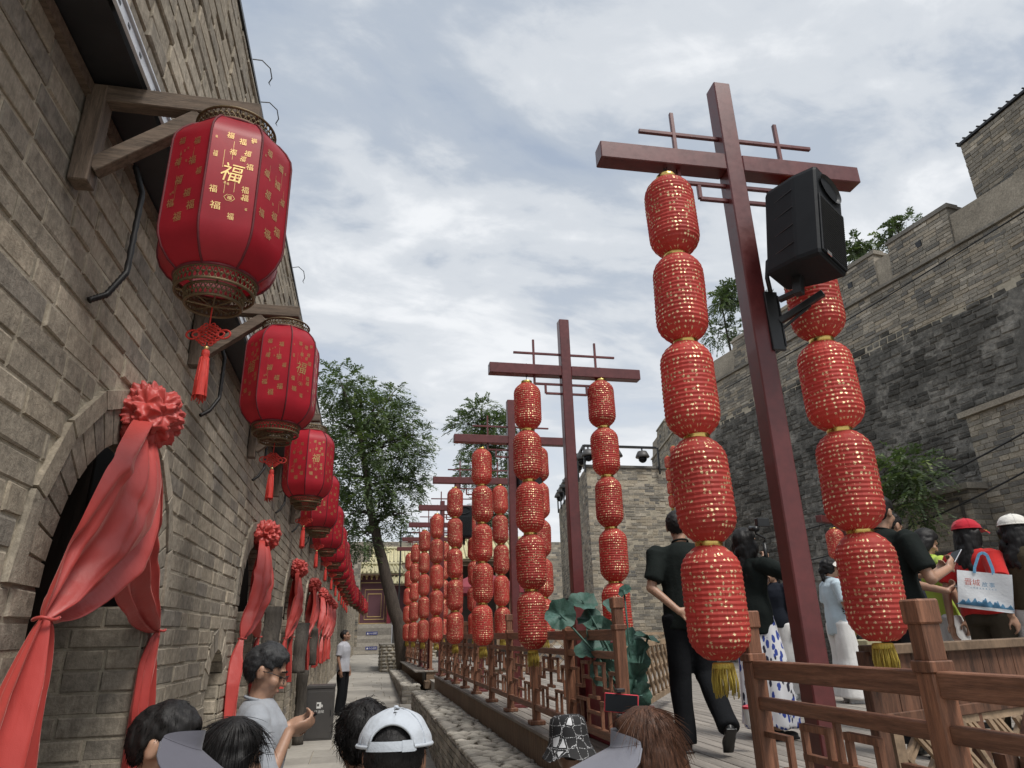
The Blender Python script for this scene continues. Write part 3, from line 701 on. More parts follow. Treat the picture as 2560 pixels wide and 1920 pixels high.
# ------------------------------------------------------------------ timber brackets and big wall lanterns
ORD = ['first', 'second', 'third', 'fourth', 'fifth', 'sixth', 'seventh', 'eighth', 'ninth', 'tenth', 'eleventh', 'twelfth', 'thirteenth', 'fourteenth', 'fifteenth', 'sixteenth', 'seventeenth', 'eighteenth', 'nineteenth', 'twentieth']
BY = [2.25, 4.0, 6.2, 8.0, 9.95, 11.8, 13.6, 15.4, 17.2, 19.0, 20.8, 22.6, 24.6, 26.8, 29.2, 31.8, 34.6, 37.6]
def bracket_proto():
    t = thing('lantern_bracket', '', 'bracket', (WX, 0, 3.80))
    p = MB(); p.box((0.045, 0, -0.22), (0.065, 0.075, 0.42)); part('wall_post', p, M['bracket'], t, bevel=0.004)
    p = MB(); p.box((0.31, 0, -0.038), (0.60, 0.060, 0.072)); part('arm', p, M['bracketH'], t, bevel=0.004)
    p = MB(); p.bar((0.07, 0, -0.36), (0.40, 0, -0.085), 0.052, 0.06); part('brace', p, M['bracketH'], t, bevel=0.003)
    return t
def big_lantern_proto():
    t = thing('wall_lantern', '', 'lantern', (0, 0, 0))
    R, H = 0.245, 0.70
    prof = [(0.150, .345), (0.158, .347), (0.185, .325), (0.218, .285), (0.239, .245), (0.245, .21), (0.245, -.19), (0.240, -.225), (0.222, -.270), (0.190, -.312), (0.160, -.335), (0.152, -.337)]
    sh = MB()
    n = 8
    # rounded octagon: 8 sides x 6 columns, slightly pillowed between the ribs
    cols = []
    for k in range(8):
        a0 = 2*PI*k/8+PI/8; a1 = a0+2*PI/8
        for q in range(6):
            t_ = q/6; p0 = Vector((math.cos(a0), math.sin(a0))); p1 = Vector((math.cos(a1), math.sin(a1)))
            cols.append((p0.lerp(p1, t_)))
    nc = len(cols); vs_ = [(r*c_.x, r*c_.y, z) for r, z in prof for c_ in cols]
    fs_ = [(i*nc+j, i*nc+(j+1) % nc, (i+1)*nc+(j+1) % nc, (i+1)*nc+j) for i in range(len(prof)-1) for j in range(nc)]
    sh.add(vs_, [tuple(reversed(f)) for f in fs_])
    body = part('shell', sh, M['biglantern'], t, smooth=False)
    me = body.data; me.polygons.foreach_set('use_smooth', [True]*len(me.polygons))
    # keep creases at the eight corners
    cr = me.attributes.new('sharp_edge', 'BOOLEAN', 'EDGE')
    val = [False]*len(me.edges)
    for e in me.edges:
        a, b = e.vertices
        if a % nc == b % nc and a % 6 == 0: val[e.index] = True
    cr.data.foreach_set('value', val)
    for k in range(8):
        a = 2*PI*k/8+PI/8; r = MB(); r.tube([((q+.002)*math.cos(a), (q+.002)*math.sin(a), z) for q, z in prof], 0.0048, 6); part('rib', r, M['rib'], t, smooth=True)
    for z, q in ((.346, .152), (-.336, .155)):
        r = MB(); r.tube([(q*math.cos(2*PI*i/32), q*math.sin(2*PI*i/32), z) for i in range(33)], 0.007, 6, caps=False); part('rim_piping', r, M['rib'], t, smooth=True)
    # filigree rings
    def filigree(r0, r1, z0, z1, nn=44):
        f = MB()
        for q, z in ((r0, z0), (r1, z1)): f.tube([(q*math.cos(2*PI*i/40), q*math.sin(2*PI*i/40), z) for i in range(41)], 0.006, 5, caps=False)
        qm, zm = (r0+r1)/2, (z0+z1)/2
        for s_ in (1, -1):
            for i in range(nn):
                a0 = 2*PI*i/nn; a1 = a0+s_*2*PI/nn*1.4
                f.tube([(r0*math.cos(a0), r0*math.sin(a0), z0), (r1*math.cos(a1), r1*math.sin(a1), z1)], 0.0026, 3, caps=False)
        for i in range(nn):
            a0 = 2*PI*i/nn; f.ell((qm*math.cos(a0), qm*math.sin(a0), zm), .006, nu=5, nv=4)
        return f
    part('top_crown', filigree(.150, .158, .352, .398), M['filigree'], t, smooth=True)
    part('bottom_collar', filigree(.152, .146, -.340, -.392), M['filigree'], t, smooth=True)
    part('lower_ring', filigree(.112, .104, -.392, -.440, 36), M['filigree'], t, smooth=True)
    f = MB()
    for i in range(8):
        a = 2*PI*i/8; f.tube([(.146*math.cos(a), .146*math.sin(a), -.392), (.112*math.cos(a), .112*math.sin(a), -.395)], 0.004, 4)
        f.tube([(.105*math.cos(a), .105*math.sin(a), -.436), (0, 0, -.445)], 0.003, 4)
        f.tube([(.155*math.cos(a), .155*math.sin(a), .395), (0, 0, .41)], 0.003, 4)
    f.tube([(0, 0, .41), (0, 0, .47)], 0.004, 5); tag(part('spokes', f, M['filigree'], t), kind='stuff')
    # gold characters and lines printed on every panel
    g = MB(); rr = random.Random(3)
    ap = R*math.cos(PI/8)+0.0016
    for k in range(8):
        a = 2*PI*k/8+PI/4; nrm = Vector((math.cos(a), math.sin(a), 0)); u = Vector((-math.sin(a), math.cos(a), 0)); v = Vector((0, 0, 1))
        def at(x, y): return nrm*ap+u*x+v*y
        def ch(x, y, s_, sx=.95, sh_=0.0): write(g, '福', at(x, y), u, v, s_, sx, sh_)
        if k % 2 == 0:
            lay = [(-.002, .03, .085, .9, .18), (-.025, .20, .036, .9, .1), (.022, .185, .036, .9, 0), (.062, .205, .024, 1.1, 0), (-.008, .125, .034, .9, .12), (.045, .135, .034, .9, .2), (.030, .105, .032, .8, .25), (.058, .075, .036, .9, 0), (.052, -.035, .038, .85, 0), (.055, -.07, .036, .85, 0), (-.06, -.06, .040, .85, 0), (-.045, -.13, .042, 1.05, 0), (.012, -.165, .036, .8, 0), (-.07, .10, .034, .6, .1)]
        else:
            lay = [(-.045, .19, .04, .9, .1), (.03, .17, .042, .9, 0), (-.05, .09, .042, .85, .2), (.02, .08, .046, .9, 0), (.06, .02, .04, .8, .1), (-.03, .0, .05, .8, .25), (.02, -.07, .045, .9, .1), (-.055, -.10, .045, .85, 0), (.045, -.13, .05, .9, 0), (-.01, -.17, .05, .9, 0)]
        for x, y, s_, sx, sh_ in lay: ch(x, y, s_*(.82 if s_ < .08 else 1), sx, sh_)
        for q in range(7): ch(rr.uniform(-.075, .075), rr.uniform(-.18, .2), .012, .7)
        for q in range(5):
            x, y = rr.uniform(-.07, .07), rr.uniform(-.12, .10); l = rr.uniform(.05, .09)
            g.add([at(x, y), at(x+.0012, y), at(x+.0012, y+l), at(x, y+l)], [(0, 1, 2, 3)])
        if k % 2 == 0:
            hx = [(.020*math.cos(PI/3*i), .020*math.sin(PI/3*i)*.8) for i in range(6)]
            for i in range(6):
                (x0, y0), (x1, y1) = hx[i], hx[(i+1) % 6]
                g.add([at(x0, y0-.085), at(x1, y1-.085), at(x1*.92, y1*.92-.085), at(x0*.92, y0*.92-.085)], [(0, 1, 2, 3)])
            write(g, '福', at(0, -.085), u, v, .017)
    tag(part('gold_print', g, M['gold'], t), kind='stuff')
    return t
def tassel_proto():
    t = thing('lantern_tassel', '', 'tassel', (0, 0, 0))
    m_ = MB(); m_.tube([(0, 0, 0), (0, 0, -.075)], .0025, 5); part('cord', m_, M['tassel_red'], t)
    m_ = MB()
    # endless-knot: lattice diamond with side loops
    w = .034
    for i in range(-3, 4):
        q = i*w/3.0
        l = w-abs(q)*.35
        m_.tube([(q*.7-l*.7, 0, -.105+q*.7+l*.7*.6), (q*.7+l*.7, .002*(-1)**i, -.105+q*.7-l*.7*.6)], .0032, 5)
        m_.tube([(-q*.7+l*.7, .003, -.105+q*.7+l*.7*.6), (-q*.7-l*.7, .003+.002*(-1)**i, -.105+q*.7-l*.7*.6)], .0032, 5)
    for s_ in (-1, 1):
        for r_, cx in ((.016, .052), (.010, .04)):
            m_.tube([(s_*(cx+r_*1.3*math.cos(a)), 0, -.105+r_*math.sin(a)) for a in [2*PI*i/14 for i in range(15)]], .0035, 5, caps=False)
        for i in range(3): m_.tube([(s_*(.012+.010*i+.007*math.cos(a)), 0, -.105-s_*0+.034-.009*i+.007*math.sin(a)) for a in [2*PI*k/10 for k in range(11)]], .0026, 4, caps=False)
        for i in range(3): m_.tube([(s_*(.012+.010*i+.007*math.cos(a)), 0, -.105-.034+.009*i+.007*math.sin(a)) for a in [2*PI*k/10 for k in range(11)]], .0026, 4, caps=False)
    part('knot', m_, M['tassel_red'], t, smooth=True)
    m_ = MB(); m_.ell((0, 0, -.155), .0085, nu=10, nv=6); part('bead', m_, M['gold'], t, smooth=True)
    m_ = MB(); m_.lathe([(.004, -.16), (.012, -.165), (.0135, -.18), (.0105, -.188), (.016, -.21), (.019, -.27), (.022, -.325)], 12)
    rr = random.Random(4)
    for i in range(26):
        a = rr.uniform(0, 2*PI); r0 = rr.uniform(.006, .015); r1 = r0*1.4
        m_.tube([(r0*math.cos(a), r0*math.sin(a), -.19), (r1*math.cos(a), r1*math.sin(a), -.27), (r1*1.1*math.cos(a), r1*1.1*math.sin(a), -.335+rr.uniform(-.01, .012))], .0022, 4)
    part('fringe', m_, M['tassel_red'], t, smooth=True)
    return t
BP, LP, TP = bracket_proto(), big_lantern_proto(), tassel_proto()
for i, y in enumerate(BY):
    x = WX+bend(y)
    o = BP if i == 0 else copytree(BP)
    o.location = (x, y, 3.80); tag(o, f'dark weathered timber bracket holding the {ORD[i]} wall lantern from the big bow archway', 'bracket', 'timber lantern brackets')
    o = LP if i == 0 else copytree(LP)
    o.location = (x+0.54, y-0.02, 3.307); o.scale = (.87, .87, .87); o.rotation_euler = (rnd.uniform(-.02, .02), rnd.uniform(-.02, .02), R_(-30+[0, 26, 8, 0][min(i, 3)])+(rnd.uniform(-.5, .5) if i > 2 else 0))
    tag(o, ('big red eight-sided cloth lantern with gold characters, first on the wall, filling its bracket' if i == 0 else f'big red eight-sided cloth lantern, {ORD[i]} along the wall from the big bow archway'), 'lantern', 'big red lanterns along the brick wall')
    if i < 12:
        o = TP if i == 0 else copytree(TP)
        o.location = (x+0.54, y-0.02, 3.307-.385); o.rotation_euler = (0, 0, R_(-10)+rnd.uniform(-.3, .3))
        o.location.x -= 0.0
        tag(o, f'red knotted tassel hanging below the {ORD[i]} wall lantern', 'tassel', 'knot tassels under the wall lanterns')
# corrugated cable sleeves dropping down the wall behind the lanterns
for i, (y, ln) in enumerate(((2.62, .62), (4.45, .5), (6.6, .45), (8.4, .45), (10.3, .4), (12.1, .4))):
    m_ = MB(); pts = []; rad = []
    path = [(WX+.06, y, 3.74), (WX+.10, y+.02, 3.62), (WX+.10, y+.02, 3.74-ln*.8), (WX+.06, y-.02, 3.74-ln), (WX+.015, y-.06, 3.74-ln-.05)]
    for a, b in zip(path, path[1:]):
        for k in range(12): pts.append(Vector(a).lerp(Vector(b), k/12))
    rad = [.0135 if k % 2 else .011 for k in range(len(pts))]
    m_.tube(pts, rad, 8)
    tag(place('cable_sleeve', m_.mesh('cable_sleeve', True), M['wire']), f'black corrugated cable sleeve on the brick wall by the {ORD[i]} wall lantern', 'cable sleeve', 'cable sleeves on the alley wall')

# ------------------------------------------------------------------ satin drapes with rosettes over the arches
def satin_bow(seed, r=0.175):
    # gathered ball: puffs between pinched points, sharp creases radiating from every pinch
    rr = random.Random(seed); mb = MB(); n = 30; pins = []
    for i in range(n):
        z = 1-2*(i+.5)/n; a = i*2.39996+seed; q = math.sqrt(1-z*z); d = Vector((q*math.cos(a), q*math.sin(a), z))+Vector((rr.uniform(-.24, .24), rr.uniform(-.24, .24), rr.uniform(-.24, .24)))
        d.normalize(); t1 = d.orthogonal().normalized(); pins.append((d, t1, d.cross(t1), rr.uniform(0, 6.28), rr.choice((4, 5, 6, 7)), rr.uniform(.8, 1.25)))
    nu, nv = 120, 72; vs_ = []
    for j in range(nv+1):
        th = PI*j/nv
        for i in range(nu):
            ph = 2*PI*i/nu; d = Vector((math.sin(th)*math.cos(ph), math.sin(th)*math.sin(ph), math.cos(th)))
            ds = sorted(((d-p[0]).length/p[5], k) for k, p in enumerate(pins))[:2]; d0, k0 = ds[0]; d1 = ds[1][0]; p = pins[k0]
            tn = d-p[0]; an = math.atan2(tn.dot(p[2]), tn.dot(p[1])); h = min(1, d0/.26); crease = 1-abs(math.sin(an*p[4]/2+p[3]))**.8*.9
            edge = min(1, (d1-d0)/.16)
            q = .62+.40*h**.65*(.55+.45*crease)+.10*(1-edge)*(.5+.5*math.sin(k0*1.7+an*2))
            q *= 1+.10*noise.noise(d*2.3+Vector((seed, 0, 0)))
            vs_.append(d*r*q*1.06)
    mb.add(vs_, [(j*nu+i, (j+1)*nu+i, (j+1)*nu+(i+1) % nu, j*nu+(i+1) % nu) for j in range(nv) for i in range(nu)])
    return mb
def swag(p0, p1, p2, w0, wm, w1, w2, seed, nrm=Vector((1, 0, 0)), belly=0.12, p3=None):
    """p0 knot at the bow, p1 tie at the jamb, p2 free end; widths along the way"""
    rr = random.Random(seed); ph = [rr.uniform(0, 6) for _ in range(6)]; mb = MB(); T = .60
    def path(t):
        if t < T:
            s_ = t/T; return p0.lerp(p1, s_)+(p3*(4*s_*(1-s_)) if p3 is not None else Vector((0, 0, 0)))
        s_ = (t-T)/(1-T); return p1.lerp(p2, s_)
    def width(t):
        if t < T:
            s_ = t/T; return w0*(1-s_)+w1*s_+wm*math.sin(PI*min(1, s_*.98+.02))**.75
        s_ = (t-T)/(1-T); return w1+(w2-w1)*min(1, s_*1.7)**.7
    def ridge(x): x = x % 1.0; return (1-abs(2*x-1))**1.6          # soft valley, crisp fold
    def fn(u, v):
        t = v; p = path(t); w = width(t); s_ = (u-.5)*2
        tg = (path(min(1, t+.02))-path(max(0, t-.02))).normalized(); side = nrm.cross(tg); side = side.normalized() if side.y > 0 else -side.normalized()
        side = (side*.55+Vector((0, 1, 0))*.45).normalized()
        pinch = max(0, 1-abs(t-T)/.09); amp = .065*min(1.0, w/.22)
        f = amp*(ridge(s_*1.15+ph[0]+t*.25)+.55*ridge(s_*2.1+ph[1]-t*.5)+.18*math.sin(s_*11+ph[2]+t*6))-amp*.7
        f += .016*math.exp(-((t-.28-.05*s_)/.03)**2)*math.sin(s_*5+ph[3])+.014*math.exp(-((t-.42+.06*s_)/.03)**2)*math.cos(s_*6+ph[4])
        bl = belly*math.sin(PI*min(1, t/T))*(1-s_*s_)*.5
        return p+side*(w*s_*.5)+nrm*(f+bl+.02*pinch)
    mb.grid(fn, 64, 110)
    return mb
for i, (yc, r, zs, nic) in enumerate([a for a in ARCH if not a[3]]):
    b = Vector((WX+0.10, yc-0.04, 2.82))
    if i == 0: b = Vector((WX+0.085, 3.22, 2.82))
    ordn = ['', 'second', 'third', 'fourth', 'fifth', 'sixth', 'seventh', 'eighth'][i]
    t = thing('satin_drape', 'largest red satin drape with crumpled rosette over the first dark archway' if i == 0 else f'red satin drape with rosette over the {ordn} archway along the brick wall', 'drape', b, group='satin drapes over the archways')
    rs = 0.148 if i == 0 else 0.142
    me = fuse(satin_bow(10+i, rs), 0.011, 1) if False else satin_bow(10+i, rs).mesh('rosette', True)
    part('rosette', me, M['satin'], t)
    yl, yr = yc-r-0.03, yc+r+0.0
    j = rnd.uniform(-.03, .03)
    if i == 0: tl, tr = Vector((WX+.09, 2.52, 1.93)), Vector((WX+.03, 4.04, 1.91))
    else: tl, tr = Vector((WX+.05, yl+.02, 1.88+j)), Vector((WX+.02, yr+.02, 1.87-j))
    q = 1.0 if i == 0 else 0.78
    L0 = swag(Vector((.01, -.03, -.08)), tl-b, tl-b+Vector((.0, -.06, -.95 if i == 0 else -.62)), .16, .50*q, .06, .40*q, 20+i, p3=Vector((.05, .07*q, -.03)), belly=.16)
    R0 = swag(Vector((-.02, .05, -.10)), tr-b, tr-b+Vector((.0, .10*q, -.62)), .10, .42*q, .055, .34*q, 40+i, p3=Vector((-.02, -.16*q, -.02)), belly=.10)
    for nm, mb in (('left_swag', L0), ('right_swag', R0)): part('swag', mb, M['satin'], t, smooth=True)
    k = MB()
    pts = (tl-b, tr-b)
    for p in pts:
        k2 = MB(); k2.tube([p+Vector((.02+.034*math.cos(a), .036*math.sin(a), .004*math.sin(3*a))) for a in [2*PI*q/16 for q in range(17)]], .006, 6, caps=False); part('tie', k2, M['satin'], t, smooth=True)

# ------------------------------------------------------------------ weathered driftwood slabs on the wall
def driftwood(label, p, h, w, seed, lean=0.0):
    rr = random.Random(seed); mb = MB(); n = 16; m = 14; vs_ = []
    for j in range(m+1):
        t_ = j/m; q = w*(.55+.45*math.sin(PI*(t_*.8+.15)))*(1+.18*math.sin(t_*9+seed)); cx = lean*t_*h+.04*math.sin(t_*5+seed)
        for i in range(n):
            a = 2*PI*i/n; k = 1+.22*noise.noise(Vector((math.cos(a)*1.6+seed, math.sin(a)*1.6, t_*5)))
            vs_.append(Vector((math.cos(a)*w*.38*k, cx+math.sin(a)*q*.5*k, t_*h)))
    fs_ = [(j*n+i, j*n+(i+1) % n, (j+1)*n+(i+1) % n, (j+1)*n+i) for j in range(m) for i in range(n)]+[tuple(reversed(range(n))), tuple(m*n+i for i in range(n))]
    mb.add(vs_, fs_); tag(place('driftwood_slab', mb.mesh('driftwood_slab', True), M['oldwood'], None, p), label, 'driftwood', 'old timbers on the wall')
driftwood('grey gnarled timber slab hung beside the second archway', (WX+.08, 8.35, 1.05), 1.15, .26, 3)
driftwood('blackened pointed timber jutting between the third and fourth archways', (WX+.10, 12.0, 1.35), .75, .28, 8, .45)
driftwood('dark split log leaning by the grey litter bin', (WX+.09, 13.2, gz(13.2)), 1.15, .26, 12)
driftwood('dark timber slab hung beyond the fourth archway', (WX+.08, 15.3, 1.35), .7, .24, 17)

# ------------------------------------------------------------------ strings of pleated lanterns
def pleated_mesh(n=28, np_=22, R=0.139, H=0.496, seed=0):
    prof = []; rr = random.Random(seed)
    for i in range(np_*2+1):
        t_ = i/(np_*2); z = H/2-H*t_
        s_ = abs(2*t_-1); r = R*(1-0.55*max(0, (s_-.50)/.50)**2.5)
        if i % 2 == 0 and 0 < i < np_*2: r -= 0.0035
        prof.append((r, z))
    prof[0] = (.060, H/2); prof[-1] = (.060, -H/2)
    mb = MB(); vs_ = []; k = 0.014
    for (r, z) in prof:
        for j in range(n):
            a = 2*PI*j/n; q = r*(1+k*noise.noise(Vector((math.cos(a)*1.7+seed*5, math.sin(a)*1.7, z*4)))+.03*noise.noise(Vector((math.cos(a)*.9+seed*9, math.sin(a)*.9, z*5+seed))))
            vs_.append((q*math.cos(a), q*math.sin(a), z+.0025*noise.noise(Vector((math.cos(a)*2, math.sin(a)*2+seed, z*30)))))
    m = len(prof)
    mb.add(vs_, [(i*n+j, (i+1)*n+j, (i+1)*n+(j+1) % n, i*n+(j+1) % n) for i in range(m-1) for j in range(n)])
    # thin wire hoop lines on each pleat
    me = mb.mesh('pleated_lantern', False); me.materials.append(M['lantern']); 
    return me
PL = [pleated_mesh(seed=s_) for s_ in range(7)]
cb_ = MB(); cb_.lathe([(.061, .017), (.063, .014), (.063, -.014), (.061, -.017)], 24); CB = cb_.mesh('brass_collar', True); CB.materials.append(M['brass'])
ft = MB(); rr = random.Random(9)
ft.lathe([(.040, 0), (.046, -.004), (.046, -.022), (.040, -.026)], 16)
for i in range(70):
    a = 2*PI*i/70+rr.uniform(-.05, .05); r0 = rr.uniform(.034, .046); l = rr.uniform(.085, .125); dx = rr.uniform(-.006, .006)
    ft.tube([(r0*math.cos(a), r0*math.sin(a), -.012), ((r0+.006)*math.cos(a)+dx, (r0+.006)*math.sin(a), -.02-l*.5), ((r0+.001)*math.cos(a)+dx*2, (r0+.001)*math.sin(a)+dx, -.02-l)], .0024, 3)
FT = ft.mesh('fringe', True); FT.materials.append(M['tassel_gold'])
hk = MB(); hk.tube([(0, 0, 0), (0, 0, .05), (.012, 0, .07), (0, 0, .085), (-.010, 0, .072)], .0035, 5); HK = hk.mesh('hook', True); HK.materials.append(M['wire'])
def lantern_string(label, p, n=5, sc=1.0, group='strings of red lanterns on the cross poles', lean=(0, 0)):
    t = thing('lantern_string', label, 'lanterns', p, group=group); t.scale = (sc, sc, sc); t.rotation_euler = (lean[0], lean[1], 0)
    z = 0.0; place('hook', HK, None, t)
    z -= .008; place('collar', CB, None, t, (0, 0, z)).scale = (.9, .9, .8)
    for k in range(n):
        z -= .248+.0065
        o = place('lantern', rnd.choice(PL), None, t, (rnd.uniform(-.006, .006), rnd.uniform(-.006, .006), z), rnd.uniform(0, 6.28)); o.scale = (rnd.uniform(.95, 1.03), rnd.uniform(.95, 1.03), rnd.uniform(.975, 1.01)); o.rotation_euler = (rnd.uniform(-.03, .03), rnd.uniform(-.03, .03), rnd.uniform(0, 6.28))
        z -= .248+.0065
        if k < n-1: place('collar', CB, None, t, (0, 0, z))
    place('fringe', FT, None, t, (0, 0, z))
    return t
# ------------------------------------------------------------------ maroon cross poles
PY = [2.95, 6.31, 8.97, 11.65, 14.37, 16.75, 19.4, 21.6]
PX = [1.98, 1.925, 1.89, 1.855, 1.81, 1.75, 1.72, 1.68]
def rod(t, a, b, w=.022, nm='rod'):
    m_ = MB(); m_.bar(a, b, w, w, up=(0, 1, 0.01)); return part(nm, m_, M['pole'], t, bevel=.002)
def pole_proto(x, y):
    t = thing('cross_pole', '', 'pole', (x, y, 1.0))
    m_ = MB(); m_.box((0, 0, 1.99), (.106, .106, 3.98)); part('post', m_, M['pole'], t, bevel=.006)
    m_ = MB(); m_.box((0, 0, .02), (.22, .22, .04)); part('base_plate', m_, M['pole'], t, bevel=.004)
    for s_ in (-1, 1):
        m_ = MB(); m_.box((s_*.431, 0, 3.39), (.756, .104, .112)); part('crossbeam', m_, M['pole'], t, bevel=.005)
        rod(t, (s_*.053, 0, 3.585), (s_*.55, 0, 3.585)); rod(t, (s_*.335, -.001, 3.447), (s_*.335, -.001, 3.74)); rod(t, (s_*.335, -.001, 3.25), (s_*.335, -.001, 3.333))
        rod(t, (s_*.053, 0, 3.25), (s_*.335, 0, 3.25)); rod(t, (s_*.22, .001, 3.24), (s_*.22, .001, 3.15)); rod(t, (s_*.053, 0, 3.15), (s_*.22, 0, 3.15))
        hx = -.42 if s_ < 0 else .375; m_ = MB(); m_.tube([(hx, -.02, 3.46), (hx, 0, 3.33), (hx, 0, 3.31)], .004, 5); part('wire', m_, M['wire'], t)
    return t
pp = pole_proto(PX[0], PY[0])
for i, (x, y) in enumerate(zip(PX, PY)):
    o = pp if i == 0 else copytree(pp)
    o.location = (x, y, 1.0); o.rotation_euler[2] = R_([-1.5, 0, 1, 0, -1, 1, 0, 0][i])
    tag(o, f'tall maroon cross pole standing {"beside the deck entrance, speaker halfway up" if i == 0 else ORD[i]+" along the deck from the entrance"}', 'pole', 'maroon cross poles along the deck')
    for s_ in (-1, 1):
        lantern_string(f'red pleated lantern string, {"alley" if s_ < 0 else "deck"}-side arm of the {ORD[i]} cross pole from the entrance', (x+(-.42 if s_ < 0 else .375), y, 4.262 if s_ < 0 else 4.322), lean=(rnd.uniform(-.006, .006), rnd.uniform(-.008, .008)))
# ------------------------------------------------------------------ loudspeakers
def speaker(label, p, rz, side=1, sc=1.0, pole=None):
    t = thing('loudspeaker', label, 'speaker', p, rz, group='loudspeakers on the cross poles'); t.scale = (sc, sc, sc)
    # trapezoid cabinet, front along +Y (local), tapering to the back
    w, w2, d, h = .33, .23, .34, .60
    def sec(z, k=1.0):
        return [(-w/2*k, d/2, z), (w/2*k, d/2, z), (w/2*k, d*.1, z), (w2/2*k, -d/2*k, z), (-w2/2*k, -d/2*k, z), (-w/2*k, d*.1, z)]
    m_ = MB(); zs_ = [(-h/2, .93), (-h/2+.02, 1), (h/2-.02, 1), (h/2, .93)]
    vs_ = [v for z, k in zs_ for v in sec(z, k)]; fs_ = [(i*6+j, i*6+(j+1) % 6, (i+1)*6+(j+1) % 6, (i+1)*6+j) for i in range(3) for j in range(6)]+[tuple(reversed(range(6))), tuple(range(18, 24))]
    m_.add(vs_, fs_); part('cabinet', m_, M['blackplastic'], t, bevel=.012)
    g = MB(); g.box((0, d/2+.006, -.085), (w-.03, .012, h-.22)); gr = part('grille', g, M['blackplastic'], t, bevel=.004)
    for k in range(26):
        b = MB(); b.box((0, d/2+.0135, -.255+k*.0135), (w-.045, .003, .005)); part('grille_bar', b, M['black'], gr)
    hn = MB(); hn.lathe([(.115, .012), (.10, .004), (.055, -.05), (.03, -.08)], 24)
    hm = hn.mesh('horn', True); hm.materials.append(M['black']); ho = place('horn', hm, None, t, (0, d/2+.003, .215)); ho.rotation_euler = (-PI/2, 0, 0); ho.scale = (1.15, .62, 1)
    for k in range(4):
        for s_ in (-1, 1):
            a = Vector((s_*(w/2*.55+w2/2*.45), -.08, -.19+k*.12)); gl = MB(); gl.bar((s_*(w2/2+.004), -d/2+.03, -.19+k*.12), (s_*(w/2+.003), d*.08, -.17+k*.12), .003, .006); part('groove', gl, M['black'], t)
    for k in range(4):
        gl = MB(); gl.box((0, -d/2-.001, -.18+k*.12), (w2*.8, .004, .006)); part('groove', gl, M['black'], t)
    b = MB(); b.box((w*.25, d/2+.015, -.27), (.05, .003, .022)); part('badge', b, M['silver'], t)
    br = MB(); br.box((0, -.04, -h/2-.05), (.05, .05, .13)); br.bar((0, -.04, -h/2-.09), (0, -.16, -h/2-.11), .032, .03); part('mount_arm', br, M['black'], t, bevel=.003)
    return t
sp1 = speaker('black loudspeaker clamped to the cross pole beside the entrance', atY(1733*1.1573, 500*1.1573, 2.66), R_(-150), sc=.88)
mt = thing('speaker_mount', 'black steel wall plate bolted to the entrance cross pole, holding the loudspeaker', 'bracket', (2.05, 2.95, 3.35))
m_ = MB(); m_.box((0.0, -.06, 0.02), (.075, .02, .34)); m_.box((.035, -.02, .02), (.02, .1, .30)); part('plate', m_, M['black'], mt, bevel=.003)
m_ = MB(); m_.bar((.03, -.06, .02), (.20, -.22, .12), .03, .035); m_.bar((.03, -.06, -.03), (.15, -.17, .07), .010, .016); part('arm', m_, M['black'], mt, bevel=.003)
m_ = MB(); m_.tube([(.0, -.07, .18), (-.02, -.09, .26), (.0, -.09, .36), (.06, -.05, .42), (.12, .0, .44)], .012, 8); part('cable', m_, M['wire'], mt, smooth=True)
sp1.rotation_euler = (Matrix.Rotation(R_(8), 3, 'Y') @ Matrix.Rotation(R_(-150), 3, 'Z')).to_euler()
speaker('black loudspeaker seen from behind on the third cross pole', (PX[2]+.21, PY[2]+.02, 4.0), R_(-80), sc=.95)
speaker('black loudspeaker facing the alley on the fifth cross pole', (PX[4]+.12, PY[4]-.22, 4.05), R_(170), sc=1.05)

# ------------------------------------------------------------------ old city wall on the right
CWP = [Vector((15.2, -6)), Vector((14.25, 11)), Vector((12.75, 22.4)), Vector((15.2, 34))]
SEG = [(CWP[i], CWP[i+1], (CWP[i+1]-CWP[i]).length) for i in range(3)]
ULEN = sum(s_[2] for s_ in SEG)
ZT = 11.9
def PC(u, v, n):
    i = 0
    while i < 2 and u > SEG[i][2]: u -= SEG[i][2]; i += 1
    a, b, l = SEG[i]; d = (b-a)/l; p = a+d*u; nr = Vector((-d.y, d.x))
    off = n+(ZT-v)*0.085
    return Vector((p.x+nr.x*off, p.y+nr.y*off, v))
cw = thing('city_wall', 'tall battered old city wall of black weathered rubble with brick battlements', 'wall', (14, 11, 0.8))
rw = random.Random(5)
B = []; BS = []
def wob(u): return 0.35*noise.noise(Vector((u*.25, 0, 3)))+.2*noise.noise(Vector((u*.9, 2, 3)))
ZB = lambda u: 9.15+wob(u)
back = MB(); back2 = MB()
du = 0.6; nu_ = int(ULEN/du)
for i in range(nu_):
    u0, u1 = i*du, (i+1)*du
    for v0, v1, q in ((0.3, 4, 1), (4, 8.9, 1), (8.9, 10.9, 0)):
        (back2 if q else back).add([PC(u0, v0, 0), PC(u1, v0, 0), PC(u1, v1, 0), PC(u0, v1, 0)], [(0, 1, 2, 3)])
part('mortar', back, M['mortar'], cw, world=True); part('core', back2, M['darkstone'], cw, world=True)
def cw_iv(v0, v1):
    iv = []; u = 3.0; vm = (v0+v1)/2
    while u < ULEN:
        u1 = min(u+0.6, ULEN)
        if vm > ZB(u+.3): 
            if iv and abs(iv[-1][1]-u) < 1e-6: iv[-1] = (iv[-1][0], u1)
            else: iv.append((u, u1))
        u = u1
    # split at segment corners
    cuts = [SEG[0][2], SEG[0][2]+SEG[1][2]]; out_ = []
    for a, b in iv:
        for c_ in cuts:
            if a < c_ < b: out_.append((a, c_)); a = c_
        out_.append((a, b))
    return out_
courses(PC, cw_iv, (8.6, 10.62), 0.105, 0.40, 0.014, B, None, r=rw, jit=0.008, proud=0.02)
v = 0.8
